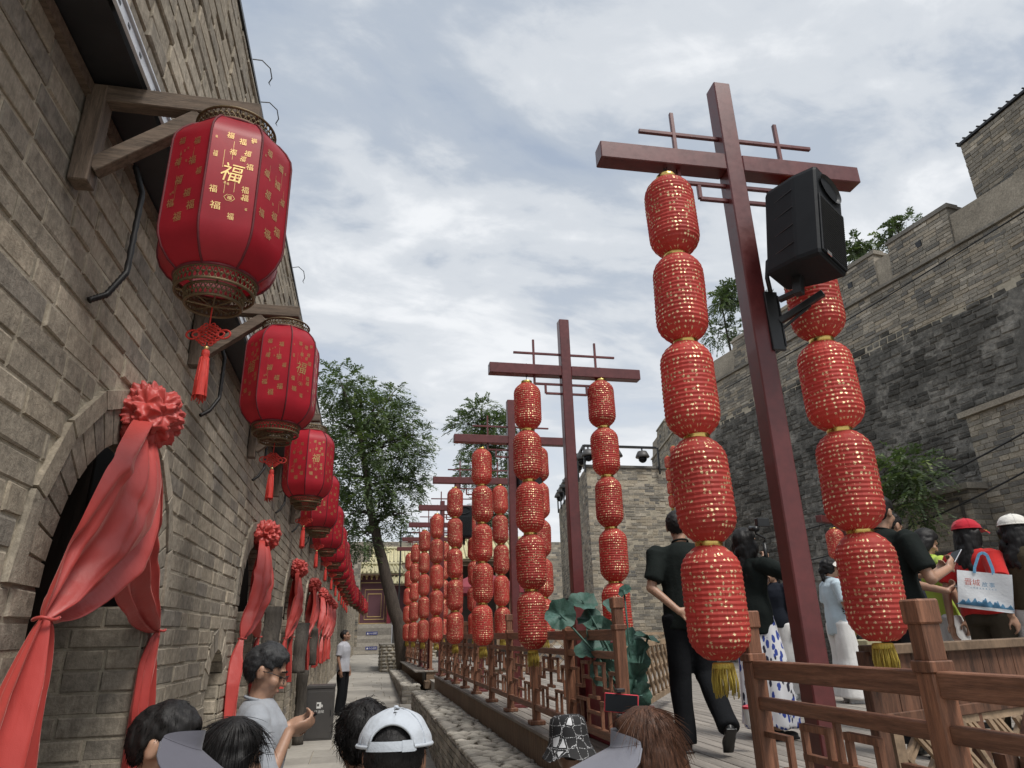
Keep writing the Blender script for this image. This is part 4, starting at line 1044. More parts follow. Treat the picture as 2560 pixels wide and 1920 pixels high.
while v < 9.6:
    h = rw.uniform(.11, .20); u = 3.0
    while u < ULEN-.3:
        l = rw.uniform(.18, .46)
        if v+h*.5 < ZB(u+l/2) and not any(abs(u+l/2-c_) < .25 for c_ in (SEG[0][2], SEG[0][2]+SEG[1][2])):
            BS.append(brick(PC, u+.006, u+l-.006, v+.006, v+h-.006, proud=rw.uniform(.005, .03), inset=.02, jit=.018, r=rw))
        u += l
    v += h
finish(B, cw, M['brick2'], 0); finish(BS, cw, M['darkstone'], 0, 'stone', 'rubble_stones')
# string course, merlons
for i, (a, b, l) in enumerate(SEG):
    u0 = sum(s_[2] for s_ in SEG[:i]); m_ = MB()
    m_.add([PC(u0+q*l, z, n) for q in (0, 1) for z, n in ((10.62, .10), (10.70, .10), (10.70, -.4), (10.62, -.4))], [(0, 1, 2, 3), (7, 6, 5, 4), (0, 4, 5, 1), (1, 5, 6, 2), (3, 2, 6, 7), (0, 3, 7, 4)])
    part('string_course', m_, M['brick2'], cw, world=True)
u = 4.0; mi = 0
while u < ULEN-1.8:
    u1 = u+1.85
    if not any(u < c_ < u1 for c_ in (SEG[0][2], SEG[0][2]+SEG[1][2])) :
        m_ = MB()
        for z0, z1, n0, n1, q0, q1 in ((10.70, 11.78, .05, -.38, u, u1), (11.78, 11.86, .10, -.43, u-.05, u1+.05), (11.86, 11.95, .03, -.36, u, u1)):
            m_.add([PC(q, z, n) for q in (q0, q1) for z, n in ((z0, n0), (z1, n0), (z1, n1), (z0, n1))], [(0, 1, 2, 3), (7, 6, 5, 4), (0, 4, 5, 1), (1, 5, 6, 2), (3, 2, 6, 7), (0, 3, 7, 4)])
        me_ = part('merlon', m_, M['brick2'], cw, world=True)
        B = []; courses(lambda a, b, n: PC(a, b, n+.05), lambda a, b: [(u, u1)], (10.70, 11.78), 0.105, .40, .014, B, None, r=rw, jit=.006, proud=.015)
        bm_ = MB()
        for b in B: bm_.add(b[0], b[1], c=b[4])
        tag(part('merlon_bricks', bm_, M['brick2'], me_, world=True), kind='stuff')
        h_ = MB(); c_ = PC((u+u1)/2, 11.25, .068); h_.box(c_, (.03, .17, .17)); part('loophole', h_, M['roofdark'], me_, world=True)
    u += 2.35; mi += 1
# crenel infill below merlons
m_ = MB()
for i in range(nu_): 
    u0, u1 = i*du, (i+1)*du; m_.add([PC(q, z, n) for q in (u0, u1) for z, n in ((10.70, .02), (11.55, .02), (11.55, -.35), (10.70, -.35))], [(0, 1, 2, 3), (7, 6, 5, 4), (0, 4, 5, 1), (1, 5, 6, 2)])
part('parapet', m_, M['brick2'], cw, world=True)
# watch tower on the wall
def brick_box(t, x0, x1, y0, y1, z0, z1, h=.105, ln=.4, mat='brick2', rot=0.0, faces='WSEN', nparts=0):
    core = MB(); core.box(((x0+x1)/2, (y0+y1)/2, (z0+z1)/2), (x1-x0-.02, y1-y0-.02, z1-z0)); part('mortar', core, M['mortar'], t, world=True)
    B = []
    if 'W' in faces: courses(lambda u, v, n: Vector((x0-n, u, v)), lambda a, b: [(y0, y1)], (z0, z1), h, ln, .014, B, None, r=rw, jit=.006)
    if 'S' in faces: courses(lambda u, v, n: Vector((u, y0-n, v)), lambda a, b: [(x0, x1)], (z0, z1), h, ln, .014, B, None, r=rw, jit=.006)
    if 'N' in faces: courses(lambda u, v, n: Vector((u, y1+n, v)), lambda a, b: [(x0, x1)], (z0, z1), h, ln, .014, B, None, r=rw, jit=.006)
    finish(B, t, M[mat], nparts)
wt = thing('watch_tower', 'brick tower block with a tiled roof edge on top of the city wall', 'tower', (15.4, 9, 10.7))
brick_box(wt, 14.45, 18.5, 2.0, 11.55, 10.7, 13.35)
m_ = MB(); m_.box((16.5, 6.8, 13.40), (4.2, 9.6, .06)); part('roof_slab', m_, M['roofdark'], wt, world=True)
for k in range(46):
    m_ = MB(); m_.tube([(14.38, 2.0+k*.213, 13.46), (16.5, 2.0+k*.213, 13.75)], .022, 6); part('roof_tile', m_, M['roofdark'], wt, world=True)
# brick buttress terraces and slate outcrop at the foot of the city wall
bt = thing('brick_buttress', 'stepped brick buttress with flat coping against the lower city wall', 'buttress', (11.9, 9, .8))
brick_box(bt, 12.1, 14.4, 4.0, 11.3, .8, 5.85)
brick_box(bt, 11.7, 14.0, 11.3, 14.4, .8, 4.35)
for x0, x1, y0, y1, z in ((12.0, 14.4, 3.9, 11.4, 5.85), (11.6, 14.0, 11.2, 14.5, 4.35)):
    m_ = MB(); m_.box(((x0+x1)/2, (y0+y1)/2, z+.06), (x1-x0, y1-y0, .12)); part('coping', m_, M['brick2'], bt, world=True)
for p in ((12.08, 9.6, 5.0),): m_ = MB(); m_.box(p, (.06, .22, .22)); part('loophole', m_, M['roofdark'], bt, world=True)
wf = thing('iron_window_frame', 'rusty empty window frame standing on the lower buttress', 'frame', (11.65, 12.0, 3.2))
m_ = MB()
for a, b in (((0, -.5, 0), (0, -.5, 1.0)), ((0, .5, 0), (0, .5, 1.0)), ((0, -.5, 0), (0, .5, 0)), ((0, -.5, 1.0), (0, .5, 1.0))): m_.bar(a, b, .04, .05)
part('frame', m_, M['oldwood'], wf)
oc = thing('slate_outcrop', 'jagged outcrop of layered brown slate at the city wall foot', 'rock', (10.6, 8, .8))
mo = MB(); sp_ = []
for k in range(900):
    u = rw.random(); y = 3.2+u*8.0; top = 1.5+2.3*math.sin(PI*min(1, max(0, (11.0-y)/8.5)))**.7+.35*noise.noise(Vector((y*.8, 0, 0))); z = .8+rw.random()*(top-.8+.5)
    x = 11.2-.55*(1-(z-.8)/3.6)+.35*noise.noise(Vector((y*.7, z*1.3, 5)))+rw.uniform(-.08, .08)
    mo.box((x, y, z), (rw.uniform(.3, .7), rw.uniform(.18, .5), rw.uniform(.05, .13)), Matrix.Rotation(rw.uniform(-.5, .5), 3, 'Z') @ Matrix.Rotation(rw.uniform(-.2, .25), 3, 'X') @ Matrix.Rotation(rw.uniform(-.15, .15), 3, 'Y'), c=rw.random())
tag(part('slate_slabs', mo, M['slate'], oc, world=True), kind='stuff')
m_ = MB(); m_.box((11.9, 7.2, 1.9), (1.2, 8.4, 2.3)); part('earth_core', m_, M['ground'], oc, world=True)

# ------------------------------------------------------------------ square bastion with dome lamps along its top
bs_ = thing('bastion', 'square tawny brick bastion with dome lamps along its top edge', 'bastion', (8.5, 22, .8))
core = MB(); core.add([(7.29, 22.03, .5), (12.6, 22.03, .5), (12.6, 30.5, .5), (8.62, 30.5, .5), (7.29, 22.03, 7.22), (12.6, 22.03, 7.22), (12.6, 30.5, 7.22), (8.62, 30.5, 7.22)], [(4, 5, 6, 7), (0, 1, 5, 4), (1, 2, 6, 5), (2, 3, 7, 6), (3, 0, 4, 7)]); part('mortar', core, M['mortar'], bs_, world=True)
B = []; courses(lambda u, v, n: Vector((u, 22.03-n, v)), lambda a, b: [(7.27, 12.4)], (.8, 7.22), .105, .38, .014, B, None, r=rw, jit=.007)
dS = Vector((8.62-7.29, 30.5-22.03, 0)).normalized(); nS = Vector((-dS.y, dS.x, 0))
courses(lambda u, v, n: Vector((7.29, 22.03, 0))+dS*u+nS*n+Vector((0, 0, v)), lambda a, b: [(0, 8.5)], (.8, 7.22), .105, .38, .014, B, None, r=rw, jit=.007)
finish(B, bs_, M['brick2'], 300)
m_ = MB(); m_.box((9.8, 22.15, 7.26), (5.1, .35, .08)); part('coping', m_, M['brick2'], bs_, world=True)
m_ = MB(); c_ = Vector((7.29, 22.03, 0))+dS*7.2; m_.box(c_+nS*.02+Vector((0, 0, 2.0)), (.1, 1.1, 2.4), Matrix.Rotation(math.atan2(-dS.x, dS.y), 3, 'Z')); part('doorway', m_, M['roofdark'], bs_, world=True)
def dome_lamp(name_label, p):
    t = thing('dome_lamp', name_label, 'lamp', p, group='black dome lamps on the wall tops')
    m_ = MB(); m_.lathe([(.05, .24), (.16, .22), (.22, .10), (.25, .02), (.24, 0)], 18, caps=True); part('hood', m_, M['greybin'], t, smooth=True)
    m_ = MB(); m_.ell((0, 0, -.05), (.15, .15, .14), nu=14, nv=9); part('globe', m_, M['glass'], t, smooth=True)
    m_ = MB(); m_.tube([(0, 0, .22), (0, 0, .34)], .03, 6); part('stem', m_, M['black'], t)
rail = thing('lamp_rail', 'black steel rail carrying dome lamps along the bastion top', 'rail', (7.3, 22, 7.3))
m_ = MB(); q0 = Vector((7.2, 21.9, 7.95)); m_.bar(q0, (9.9, 21.9, 7.95), .08, .08); m_.bar(q0, q0+dS*8.2, .08, .08)
for p in ((7.2, 21.9), (9.95, 21.9)): m_.bar((p[0], p[1], 7.0), (p[0], p[1], 7.95), .06, .06)
for k in range(1, 8): e = q0+dS*k*1.1; m_.bar((e.x-.08, e.y, 6.9), (e.x-.08, e.y, 7.95), .05, .05)
part('rail', m_, M['black'], rail, world=True)
for k, x in enumerate((7.35, 8.35, 9.35)): dome_lamp(f'black dome lamp, {ORD[k]} from the corner on the bastion front rail', (x, 21.9, 7.58))
for k in range(8): e = q0+dS*(.55+k*1.0); dome_lamp(f'black dome lamp, {ORD[k]} from the corner on the bastion side rail', (e.x, e.y, 7.58))

# ------------------------------------------------------------------ back wall, gatehouse, stairs
bw = thing('back_wall', 'distant grey brick wall behind the yellow roofed gatehouse', 'wall', (4, 49, 1))
brick_box(bw, -6, 16, 49, 50, 1.0, 8.1, h=.16, ln=.6, faces='S')
st = thing('stone_stairs', 'flight of dark stone steps rising to the plum gatehouse', 'stairs', (.4, 40, 1))
for k in range(8):
    m_ = MB(); m_.box((.45, 41.0+k*.16, 1.0+.095+k*.19), (2.1, 2.0-k*.0, .186)); o = part('step', m_, M['stone'], st, world=True)
m_ = MB(); m_.box((.5, 43.2, 2.50), (2.4, 2.2, .14)); part('landing', m_, M['pave'], st, world=True)
for k, z in enumerate((1.30, 2.06)):
    sg = thing('step_sign', f'blue warning sign on the {"lower" if k == 0 else "upper"} stair riser', 'sign', (.42, 39.98+(0 if k == 0 else .64)*1, z), group='blue step signs')
    m_ = MB(); m_.box((0, 0, 0), (.62, .02, .17)); part('plate', m_, M['signblue'], sg)
    w_ = MB()
    for q, ch_ in enumerate('小心台阶'): write(w_, ch_, (-.10+q*.11, -.014, 0), (1, 0, 0), (0, 0, 1), .10)
    w_.add([(-.27, -.014, -.05), (-.17, -.014, -.05), (-.22, -.014, .055)], [(0, 1, 2)])
    tag(part('lettering', w_, M['white'], sg), kind='stuff')
gt = thing('gatehouse', 'plum walled gatehouse with gold line frames and yellow tiled eaves', 'building', (.8, 43, 2.5))
m_ = MB(); m_.box((1.2, 44.4, 4.0), (3.6, 2.0, 3.1)); part('wall', m_, M['purple'], gt, world=True)
def frame(x0, x1, z0, z1, w=.045):
    m_ = MB()
    for a, b in (((x0, z0), (x1, z0)), ((x0, z1), (x1, z1)), ((x0, z0), (x0, z1)), ((x1, z0), (x1, z1))): m_.bar((a[0], 43.39, a[1]), (b[0], 43.39, b[1]), .02, w, up=(0, 1, 0) if False else (0, 0, 1))
    part('gold_frame', m_, M['goldline'], gt, world=True)
frame(-.33, 1.25, 2.62, 4.95); frame(-.05, 1.10, 2.85, 4.55); frame(.12, .92, 3.0, 4.30)
m_ = MB(); m_.box((1.38, 43.30, 3.95), (.22, .22, 2.9)); part('column', m_, M['crimson'], gt, world=True)
m_ = MB(); m_.box((2.6, 43.36, 3.95), (.22, .22, 2.9)); part('column', m_, M['crimson'], gt, world=True)
for k in range(9):
    m_ = MB(); m_.box((-.3+k*.30, 43.32, 5.32), (.16, .16, .12)); m_.box((-.3+k*.30, 43.32, 5.18), (.08, .1, .12)); part('eave_bracket', m_, M['goldline'], gt, world=True)
def tiled_roof(parent, x0, x1, y0, y1, z0, z1, name='roof'):
    m_ = MB(); m_.add([(x0, y0, z0), (x1, y0, z0), (x1-.2, y1, z1), (x0+.2, y1, z1), (x0, y0, z0-.1), (x1, y0, z0-.1), (x1-.2, y1, z1-.1), (x0+.2, y1, z1-.1)], [(0, 1, 2, 3), (7, 6, 5, 4), (0, 4, 5, 1), (1, 5, 6, 2), (2, 6, 7, 3), (3, 7, 4, 0)])
    r_ = part(name, m_, M['ytile'], parent, world=True)
    n = max(3, int((x1-x0)/.24))
    for k in range(n+1):
        t_ = k/n; m_ = MB(); m_.tube([(x0+(x1-x0)*t_, y0-.03, z0+.03), (x0+.2+(x1-x0-.4)*t_, y1, z1+.03)], .055, 6, c=rw.random()); part('tile_row', m_, M['ytile'], r_, world=True)
    m_ = MB(); m_.tube([(x0+.1, y1, z1+.08), (x1-.1, y1, z1+.08)], .12, 8); part('ridge', m_, M['ytile'], r_, world=True)
    m_ = MB(); m_.box(((x0+x1)/2, y0+.1, z0-.10), (x1-x0-.1, .2, .10)); part('eave_board', m_, M['fascia'], r_, world=True)
tiled_roof(gt, -.75, 2.2, 42.9, 44.2, 5.50, 6.05)
tiled_roof(gt, .15, 4.2, 45.4, 46.8, 6.35, 7.3)
tiled_roof(gt, 1.25, 3.4, 42.2, 43.2, 4.85, 5.35)
pv = thing('timber_pavilion', 'open timber pavilion with pale yellow tiled roof behind the lantern rows', 'pavilion', (6.0, 33, 1))
tiled_roof(pv, 2.9, 8.4, 33.0, 35.0, 5.3, 6.4)
for k in range(6):
    m_ = MB(); m_.box((3.1+k*1.02, 33.3, 3.1), (.14, .14, 4.4)); part('post', m_, M['lattice'], pv, world=True)
m_ = MB(); m_.box((5.6, 33.3, 5.1), (5.4, .16, .22)); part('beam', m_, M['fascia'], pv, world=True)
m_ = MB(); m_.box((5.6, 34.8, 3.0), (5.4, .1, 4.2)); part('back_panel', m_, M['door'], pv, world=True)
cn = thing('maroon_canopy', 'low maroon fabric canopy over a stall between the lantern strings', 'canopy', (3.4, 24, 1.0))
m_ = MB(); m_.add([(2.6, 23.2, 3.35), (5.2, 23.2, 3.35), (5.2, 25.2, 3.35), (2.6, 25.2, 3.35), (3.9, 24.2, 3.95), (2.6, 23.2, 3.15), (5.2, 23.2, 3.15), (5.2, 25.2, 3.15), (2.6, 25.2, 3.15)], [(0, 1, 4), (1, 2, 4), (2, 3, 4), (3, 0, 4), (0, 5, 6, 1), (1, 6, 7, 2), (2, 7, 8, 3), (3, 8, 5, 0)]); part('fabric', m_, M['canopy'], cn, world=True)
for x, y in ((2.7, 23.3), (5.1, 23.3), (5.1, 25.1), (2.7, 25.1)):
    m_ = MB(); m_.box((x, y, 2.15), (.07, .07, 2.3)); part('leg', m_, M['lattice'], cn, world=True)
cbx = thing('utility_cabinet', 'pale grey utility cabinet standing beside the stairs', 'cabinet', (1.62, 38.6, gz(38.6)))
m_ = MB(); m_.box((0, 0, .82), (.42, .4, 1.55)); part('body', m_, M['white_strip'], cbx, bevel=.02); m_ = MB(); m_.box((0, 0, 1.62), (.48, .46, .05)); part('lid', m_, M['white_strip'], cbx, bevel=.01)
m_ = MB(); m_.box((0, -.205, .8), (.34, .012, 1.3)); part('door', m_, M['greybin'], cbx, bevel=.004)
# end wall piece with a dome camera beyond the lantern row
ew = thing('end_wall', 'brown brick end wall closing the alley behind the last lanterns', 'wall', (-.6, 40, 1))
brick_box(ew, -2.6, -.36, 40.2, 43.6, .9, 6.6, h=.105, ln=.38, faces='S')
for k in range(3): dome_lamp(f'black dome lamp, {ORD[k]} on the rail near the leaning tree', (2.2+k*1.05, 37.5, 6.75))
rl = thing('lamp_rail', 'short black rail with dome lamps beside the leaning tree', 'rail', (2.2, 37.5, 7.1)); m_ = MB(); m_.bar((1.6, 37.5, 7.12), (4.8, 37.5, 7.12), .08, .08); m_.bar((1.7, 37.5, .8), (1.7, 37.5, 7.1), .08, .08); m_.bar((4.7, 37.5, .8), (4.7, 37.5, 7.1), .08, .08); part('rail', m_, M['black'], rl, world=True)

# ------------------------------------------------------------------ trees and shrubs
def leaves(mb, c, r, n, ln=.16, wd=.05, rr=rw, droop=.5):
    for k in range(n):
        d = Vector((rr.gauss(0, 1), rr.gauss(0, 1), rr.gauss(0, 1))).normalized(); q = rr.random()**.45
        p = Vector((c[0]+d.x*r[0]*q, c[1]+d.y*r[1]*q, c[2]+d.z*r[2]*q))
        a = Vector((rr.gauss(0, 1), rr.gauss(0, 1), rr.gauss(0, .5)-droop)).normalized(); b = a.orthogonal().normalized(); b = Quaternion(a, rr.uniform(0, 6.28)) @ b
        l = ln*rr.uniform(.7, 1.3); w = wd*rr.uniform(.7, 1.3); m2 = p+a*l*.5
        mb.add([p, m2+b*w*.5, p+a*l, m2-b*w*.5], [(0, 1, 2, 3)], c=min(1, max(0, rr.gauss(.45, .22))))
def sprays(mb, c, r, ns, rr=rw, ln=.5, nl=9, leaf=.13, wd=.045):
    # pinnate sprays: a drooping stalk with paired leaflets
    for k in range(ns):
        d = Vector((rr.gauss(0, 1), rr.gauss(0, 1), rr.gauss(0, 1))).normalized(); q = rr.random()**.40
        p = Vector((c[0]+d.x*r[0]*q, c[1]+d.y*r[1]*q, c[2]+d.z*r[2]*q)); dirn = (d+Vector((rr.gauss(0, .6), rr.gauss(0, .6), rr.gauss(-.1, .5)))).normalized()
        cl = min(1, max(0, rr.gauss(.42, .22))); sd = dirn.cross(Vector((0, 0, 1)))
        sd = sd.normalized() if sd.length > .05 else Vector((1, 0, 0))
        for j in range(nl):
            t_ = (j+1)/nl; b = p+dirn*ln*t_+Vector((0, 0, -.35*ln*t_*t_))
            for s_ in (-1, 1):
                a = (sd*s_*.9+dirn*.5+Vector((rr.gauss(0, .2), rr.gauss(0, .2), rr.gauss(-.15, .25)))).normalized(); w = a.cross(dirn).normalized()
                w = (w*.4+dirn*.9).normalized(); l = leaf*(1.15-.5*t_)*rr.uniform(.8, 1.2); m2 = b+a*l*.5
                mb.add([b, m2+w*wd*.5, b+a*l, m2-w*wd*.5], [(0, 1, 2, 3)], c=min(1, max(0, cl+rr.gauss(0, .1))))
def tree(name, label, base, trunk, r0, blobs, ns, kind='leaf', leaf=.13, ln=.5, group=None, wd=.045):
    t = thing(name, label, 'tree', base, group=group)
    m_ = MB(); pts = [Vector(p) for p in trunk]; fine = []
    for a, b in zip(pts, pts[1:]):
        for k in range(5): fine.append(a.lerp(b, k/5))
    fine.append(pts[-1]); n = len(fine)
    m_.tube([p+Vector((.05*noise.noise(p*1.3), .05*noise.noise(p*1.3+Vector((9, 0, 0))), 0)) for p in fine], [r0*(1-.72*i/n) for i in range(n)], 10)
    part('trunk', m_, M['bark'], t, smooth=True, world=True)
    lm = MB()
    for (c, r) in blobs:
        c = Vector(c); st_ = min(fine[n//3:], key=lambda p: (p-c).length+max(0, p.z-c.z)*1.5); mid = st_.lerp(c, .55)+Vector((rw.uniform(-.2, .2), rw.uniform(-.2, .2), .15))
        lm.tube([st_, mid, c+Vector((0, 0, r[2]*.3))], [r0*.28, r0*.17, r0*.05], 6)
        for k in range(5):
            e = c+Vector((rw.gauss(0, .55)*r[0], rw.gauss(0, .55)*r[1], rw.gauss(0, .5)*r[2])); lm.tube([mid.lerp(c, .5), (mid+e)/2+Vector((0, 0, .1)), e], [r0*.09, r0*.06, r0*.02], 4)
    part('branches', lm, M['bark'], t, smooth=True, world=True)
    cr = MB(); tot = sum(r[0]*r[1]*r[2] for c, r in blobs)**1.0
    wsum = sum((r[0]*r[1]*r[2])**(2/3) for c, r in blobs)
    for (c, r) in blobs: sprays(cr, c, r, int(ns*(r[0]*r[1]*r[2])**(2/3)/wsum), leaf=leaf, ln=ln, wd=wd)
    part('crown', cr, M[kind], t, world=True)
def pxb(x, y, Y, rp, dy=0):         # crown clump from a photo pixel at depth Y
    c = atY(x, y, Y+dy); r = rp*Y/FPX*1.05; return (c, (r, r, r*.85))
T1 = 27.0
tree('locust_tree', 'large leaning locust tree with feathery crown at the end of the alley', (1.55, T1, .7), [(1.55, T1, .6), atY(1000, 1560, T1), atY(985, 1525, T1), atY(962, 1430, T1), atY(941, 1339, T1), atY(925, 1270, T1), atY(915, 1180, T1), atY(900, 1080, T1)], .30,
     [pxb(x, y, T1, r, dy) for x, y, r, dy in ((850, 965, 62, 0), (905, 985, 45, 1), (940, 1030, 55, -.5), (1000, 1050, 50, .5), (1045, 1095, 38, 0), (880, 1090, 62, 0), (960, 1120, 62, -.6), (1020, 1150, 50, .4), (850, 1190, 55, .5), (920, 1210, 60, -.5), (985, 1225, 50, 0), (1040, 1200, 34, .6), (870, 1290, 50, .6), (900, 1340, 42, 0), (960, 1300, 36, .4), (1010, 1290, 24, -.3), (840, 1060, 45, .8), (985, 985, 30, 0))], 2100, leaf=.17, ln=.62, wd=.06)
T2 = 38.0
tree('locust_tree', 'locust tree rising behind the second and third cross poles', (5.2, T2, 1), [(5.0, T2, .8), atY(1215, 1450, T2), atY(1212, 1300, T2), atY(1205, 1150, T2), atY(1205, 1050, T2)], .28,
     [pxb(x, y, T2, r, dy) for x, y, r, dy in ((1205, 1025, 32, 0), (1165, 1065, 34, .5), (1240, 1070, 40, -.5), (1280, 1050, 30, 0), (1200, 1110, 42, 0), (1265, 1130, 42, .6), (1180, 1170, 34, -.4), (1240, 1200, 44, 0), (1220, 1270, 42, .5), (1265, 1280, 34, 0), (1200, 1320, 30, 0), (1225, 1370, 30, 0))], 1500, leaf=.2, ln=.7, wd=.07)
for k, (x, y, r, Y, lb, dens) in enumerate(((1805, 775, 78, 25, 'airy young tree showing its branches behind the city wall corner', 420), (2040, 600, 40, 19, 'scraggly shrub behind the battlements nearest the loudspeaker', 80), (2150, 620, 36, 16.5, 'small leafy shrub between two battlements', 90), (2240, 575, 46, 15, 'thin branching shrub on the battlements below the watch tower', 90), (1895, 745, 34, 24, 'low green shrub behind the battlements by the cross pole', 60))):
    c = atY(x, y, Y); rr_ = r*Y/FPX*1.1
    tree('wall_top_tree', lb, (c.x+.3, Y, 9.5), [(c.x+.3, Y, 9.0), (c.x+.1, Y, c.z-rr_), c+Vector((0, 0, rr_*.4))], .07,
         [(c+Vector((rw.uniform(-.9, .9)*rr_, rw.uniform(-.4, .4)*rr_, rw.uniform(-.9, .8)*rr_)), (rr_*.5, rr_*.5, rr_*.42)) for q in range(7)], dens, 'leaf2', leaf=.14, ln=.42, group='shrubs along the wall top', wd=.06)
c = atX(2215, 1215, 10.9)
tree('wall_shrub', 'green shrub sprouting from the foot of the city wall', (10.9, c.y, 2.4), [(11.0, c.y, 1.5), (10.95, c.y, 2.8), (10.9, c.y, 4.6)], .06, [(c+Vector((0, rw.uniform(-.9, .9), rw.uniform(-.75, .75))), (.42, .5, .4)) for q in range(9)], 260, 'leaf2', leaf=.12, ln=.4, wd=.05)
# small lantern strings and flags hung on the wall
for k, (x, y, Y) in enumerate(((1676, 1215, 20.5), (1690, 1190, 20.2))):
    lantern_string(f'small string of red lanterns hung on the city wall corner, {"outer" if k == 0 else "inner"} one', atY(x-8, y-75, Y), 4, .85, 'small lantern strings on the city wall')
for k, (x, y) in enumerate(((2336, 582), (2452, 425), (2462, 460))):
    c = atY(x, y, 13.2 if k == 0 else 11.5); o = place('lantern', PL[0], None, None, c); o.scale = (.8, .8, .8); o.name = 'battlement_lantern'; tag(o, ['lone red lantern on the battlements', 'upper red lantern below the watch tower', 'lower red lantern below the watch tower'][k], 'lantern', 'red lanterns on the battlements')
# sagging cables in front of the city wall
for k, (a, b) in enumerate((((11.4, 4.0, 6.6), (11.0, 17.5, 4.2)), ((11.4, 4.0, 6.2), (11.0, 17.0, 3.4)), ((13.6, 5, 10.2), (12.4, 21, 10.0)))):
    a, b = Vector(a), Vector(b); m_ = MB(); m_.tube([a.lerp(b, q/24)+Vector((0, 0, -.7*4*(q/24)*(1-q/24)*(1 if k < 2 else .3))) for q in range(25)], .018, 5)
    tag(place('overhead_cable', m_.mesh('overhead_cable', True), M['wire']), ['upper black cable sagging across the brick buttress', 'lower black cable sagging across the brick buttress', 'black cable looping along the wall just under the battlements'][k], 'cable', 'cables on the city wall')

# ------------------------------------------------------------------ people
def loft(mb, rings, n=20):
    vs_ = [(cx+rx*math.cos(2*PI*j/n), cy+ry*math.sin(2*PI*j/n), z) for cx, cy, z, rx, ry in rings for j in range(n)]; m = len(rings)
    mb.add(vs_, [(i*n+j, i*n+(j+1) % n, (i+1)*n+(j+1) % n, (i+1)*n+j) for i in range(m-1) for j in range(n)]+[tuple(reversed(range(n))), tuple((m-1)*n+j for j in range(n))])
def hand(mb, w, d, pn, sd, curl=.5, spread=.0, k=1.0):
    """wrist w, pointing d, palm normal pn, thumb on side sd (unit vector)"""
    d = Vector(d).normalized(); pn = (Vector(pn)-d*Vector(pn).dot(d)).normalized(); sd = (Vector(sd)-d*Vector(sd).dot(d)-pn*Vector(sd).dot(pn)).normalized()
    R = Matrix((sd, d, pn)).transposed()
    mb.ell(Vector(w)+d*.048*k, (.040*k, .056*k, .016*k), R, nu=10, nv=8)
    for i, (o, l) in enumerate(((.028, .070), (.010, .078), (-.009, .073), (-.027, .058))):
        p = Vector(w)+d*.088*k+sd*o*k; a = curl*(.5+.06*i); dirn = d.copy()
        for sgl in (.45, .32, .25):
            dirn = (dirn*math.cos(a)+pn*math.sin(a)).normalized(); q = p+dirn*l*sgl*k; mb.cap(p, q, .0085*k, .0078*k, 7); p = q
            a = curl*.95
            dirn = dirn.normalized()
            up = pn
            pnn = (pn-dirn*pn.dot(dirn)); pn_local = pnn.normalized() if pnn.length > .1 else -d
            dirn = (dirn*math.cos(a*.7)+pn_local*math.sin(a*.7)).normalized(); a = curl*.3
    p = Vector(w)+d*.022*k+sd*.030*k; t1 = (d*.6+sd*.75+pn*.25).normalized(); q = p+t1*.038*k; mb.cap(p, q, .012*k, .010*k, 7); mb.cap(q, q+(d*.85+sd*.15+pn*.45*curl).normalized()*.034*k, .0100*k, .0085*k, 7)
def headmat(c, yaw=0, pitch=0, roll=0):
    return Matrix.Translation(Vector(c)) @ Matrix.Rotation(yaw, 4, 'Z') @ Matrix.Rotation(pitch, 4, 'X') @ Matrix.Rotation(roll, 4, 'Y')
class HMB(MB):
    def __init__(s, H): super().__init__(); s.H = H
    def add(s, vs_, fs_, **k): return super().add([s.H @ Vector(v) for v in vs_], fs_, **k)
def head_geo(h):
    h.ell((0, -.012, .022), (.076, .096, .092)); h.ell((0, .022, -.03), (.062, .068, .085)); h.ell((0, .033, -.072), (.048, .052, .042)); h.ell((0, .068, -.096), (.021, .018, .017))
    h.cap((0, .088, .014), (0, .110, -.026), .008, .013, 8); h.ell((.012, .098, -.029), (.009, .011, .008)); h.ell((-.012, .098, -.029), (.009, .011, .008))
    h.ell((0, .074, .026), (.050, .020, .012)); 
    for s_ in (-1, 1):
        h.ell((s_*.038, .058, -.03), (.026, .028, .026)); h.ell((s_*.078, -.008, -.010), (.010, .022, .032)); h.ell((s_*.083, -.014, .008), (.007, .016, .015))
    h.ell((0, .089, -.058), (.022, .010, .006)); h.ell((0, .087, -.069), (.020, .010, .007))
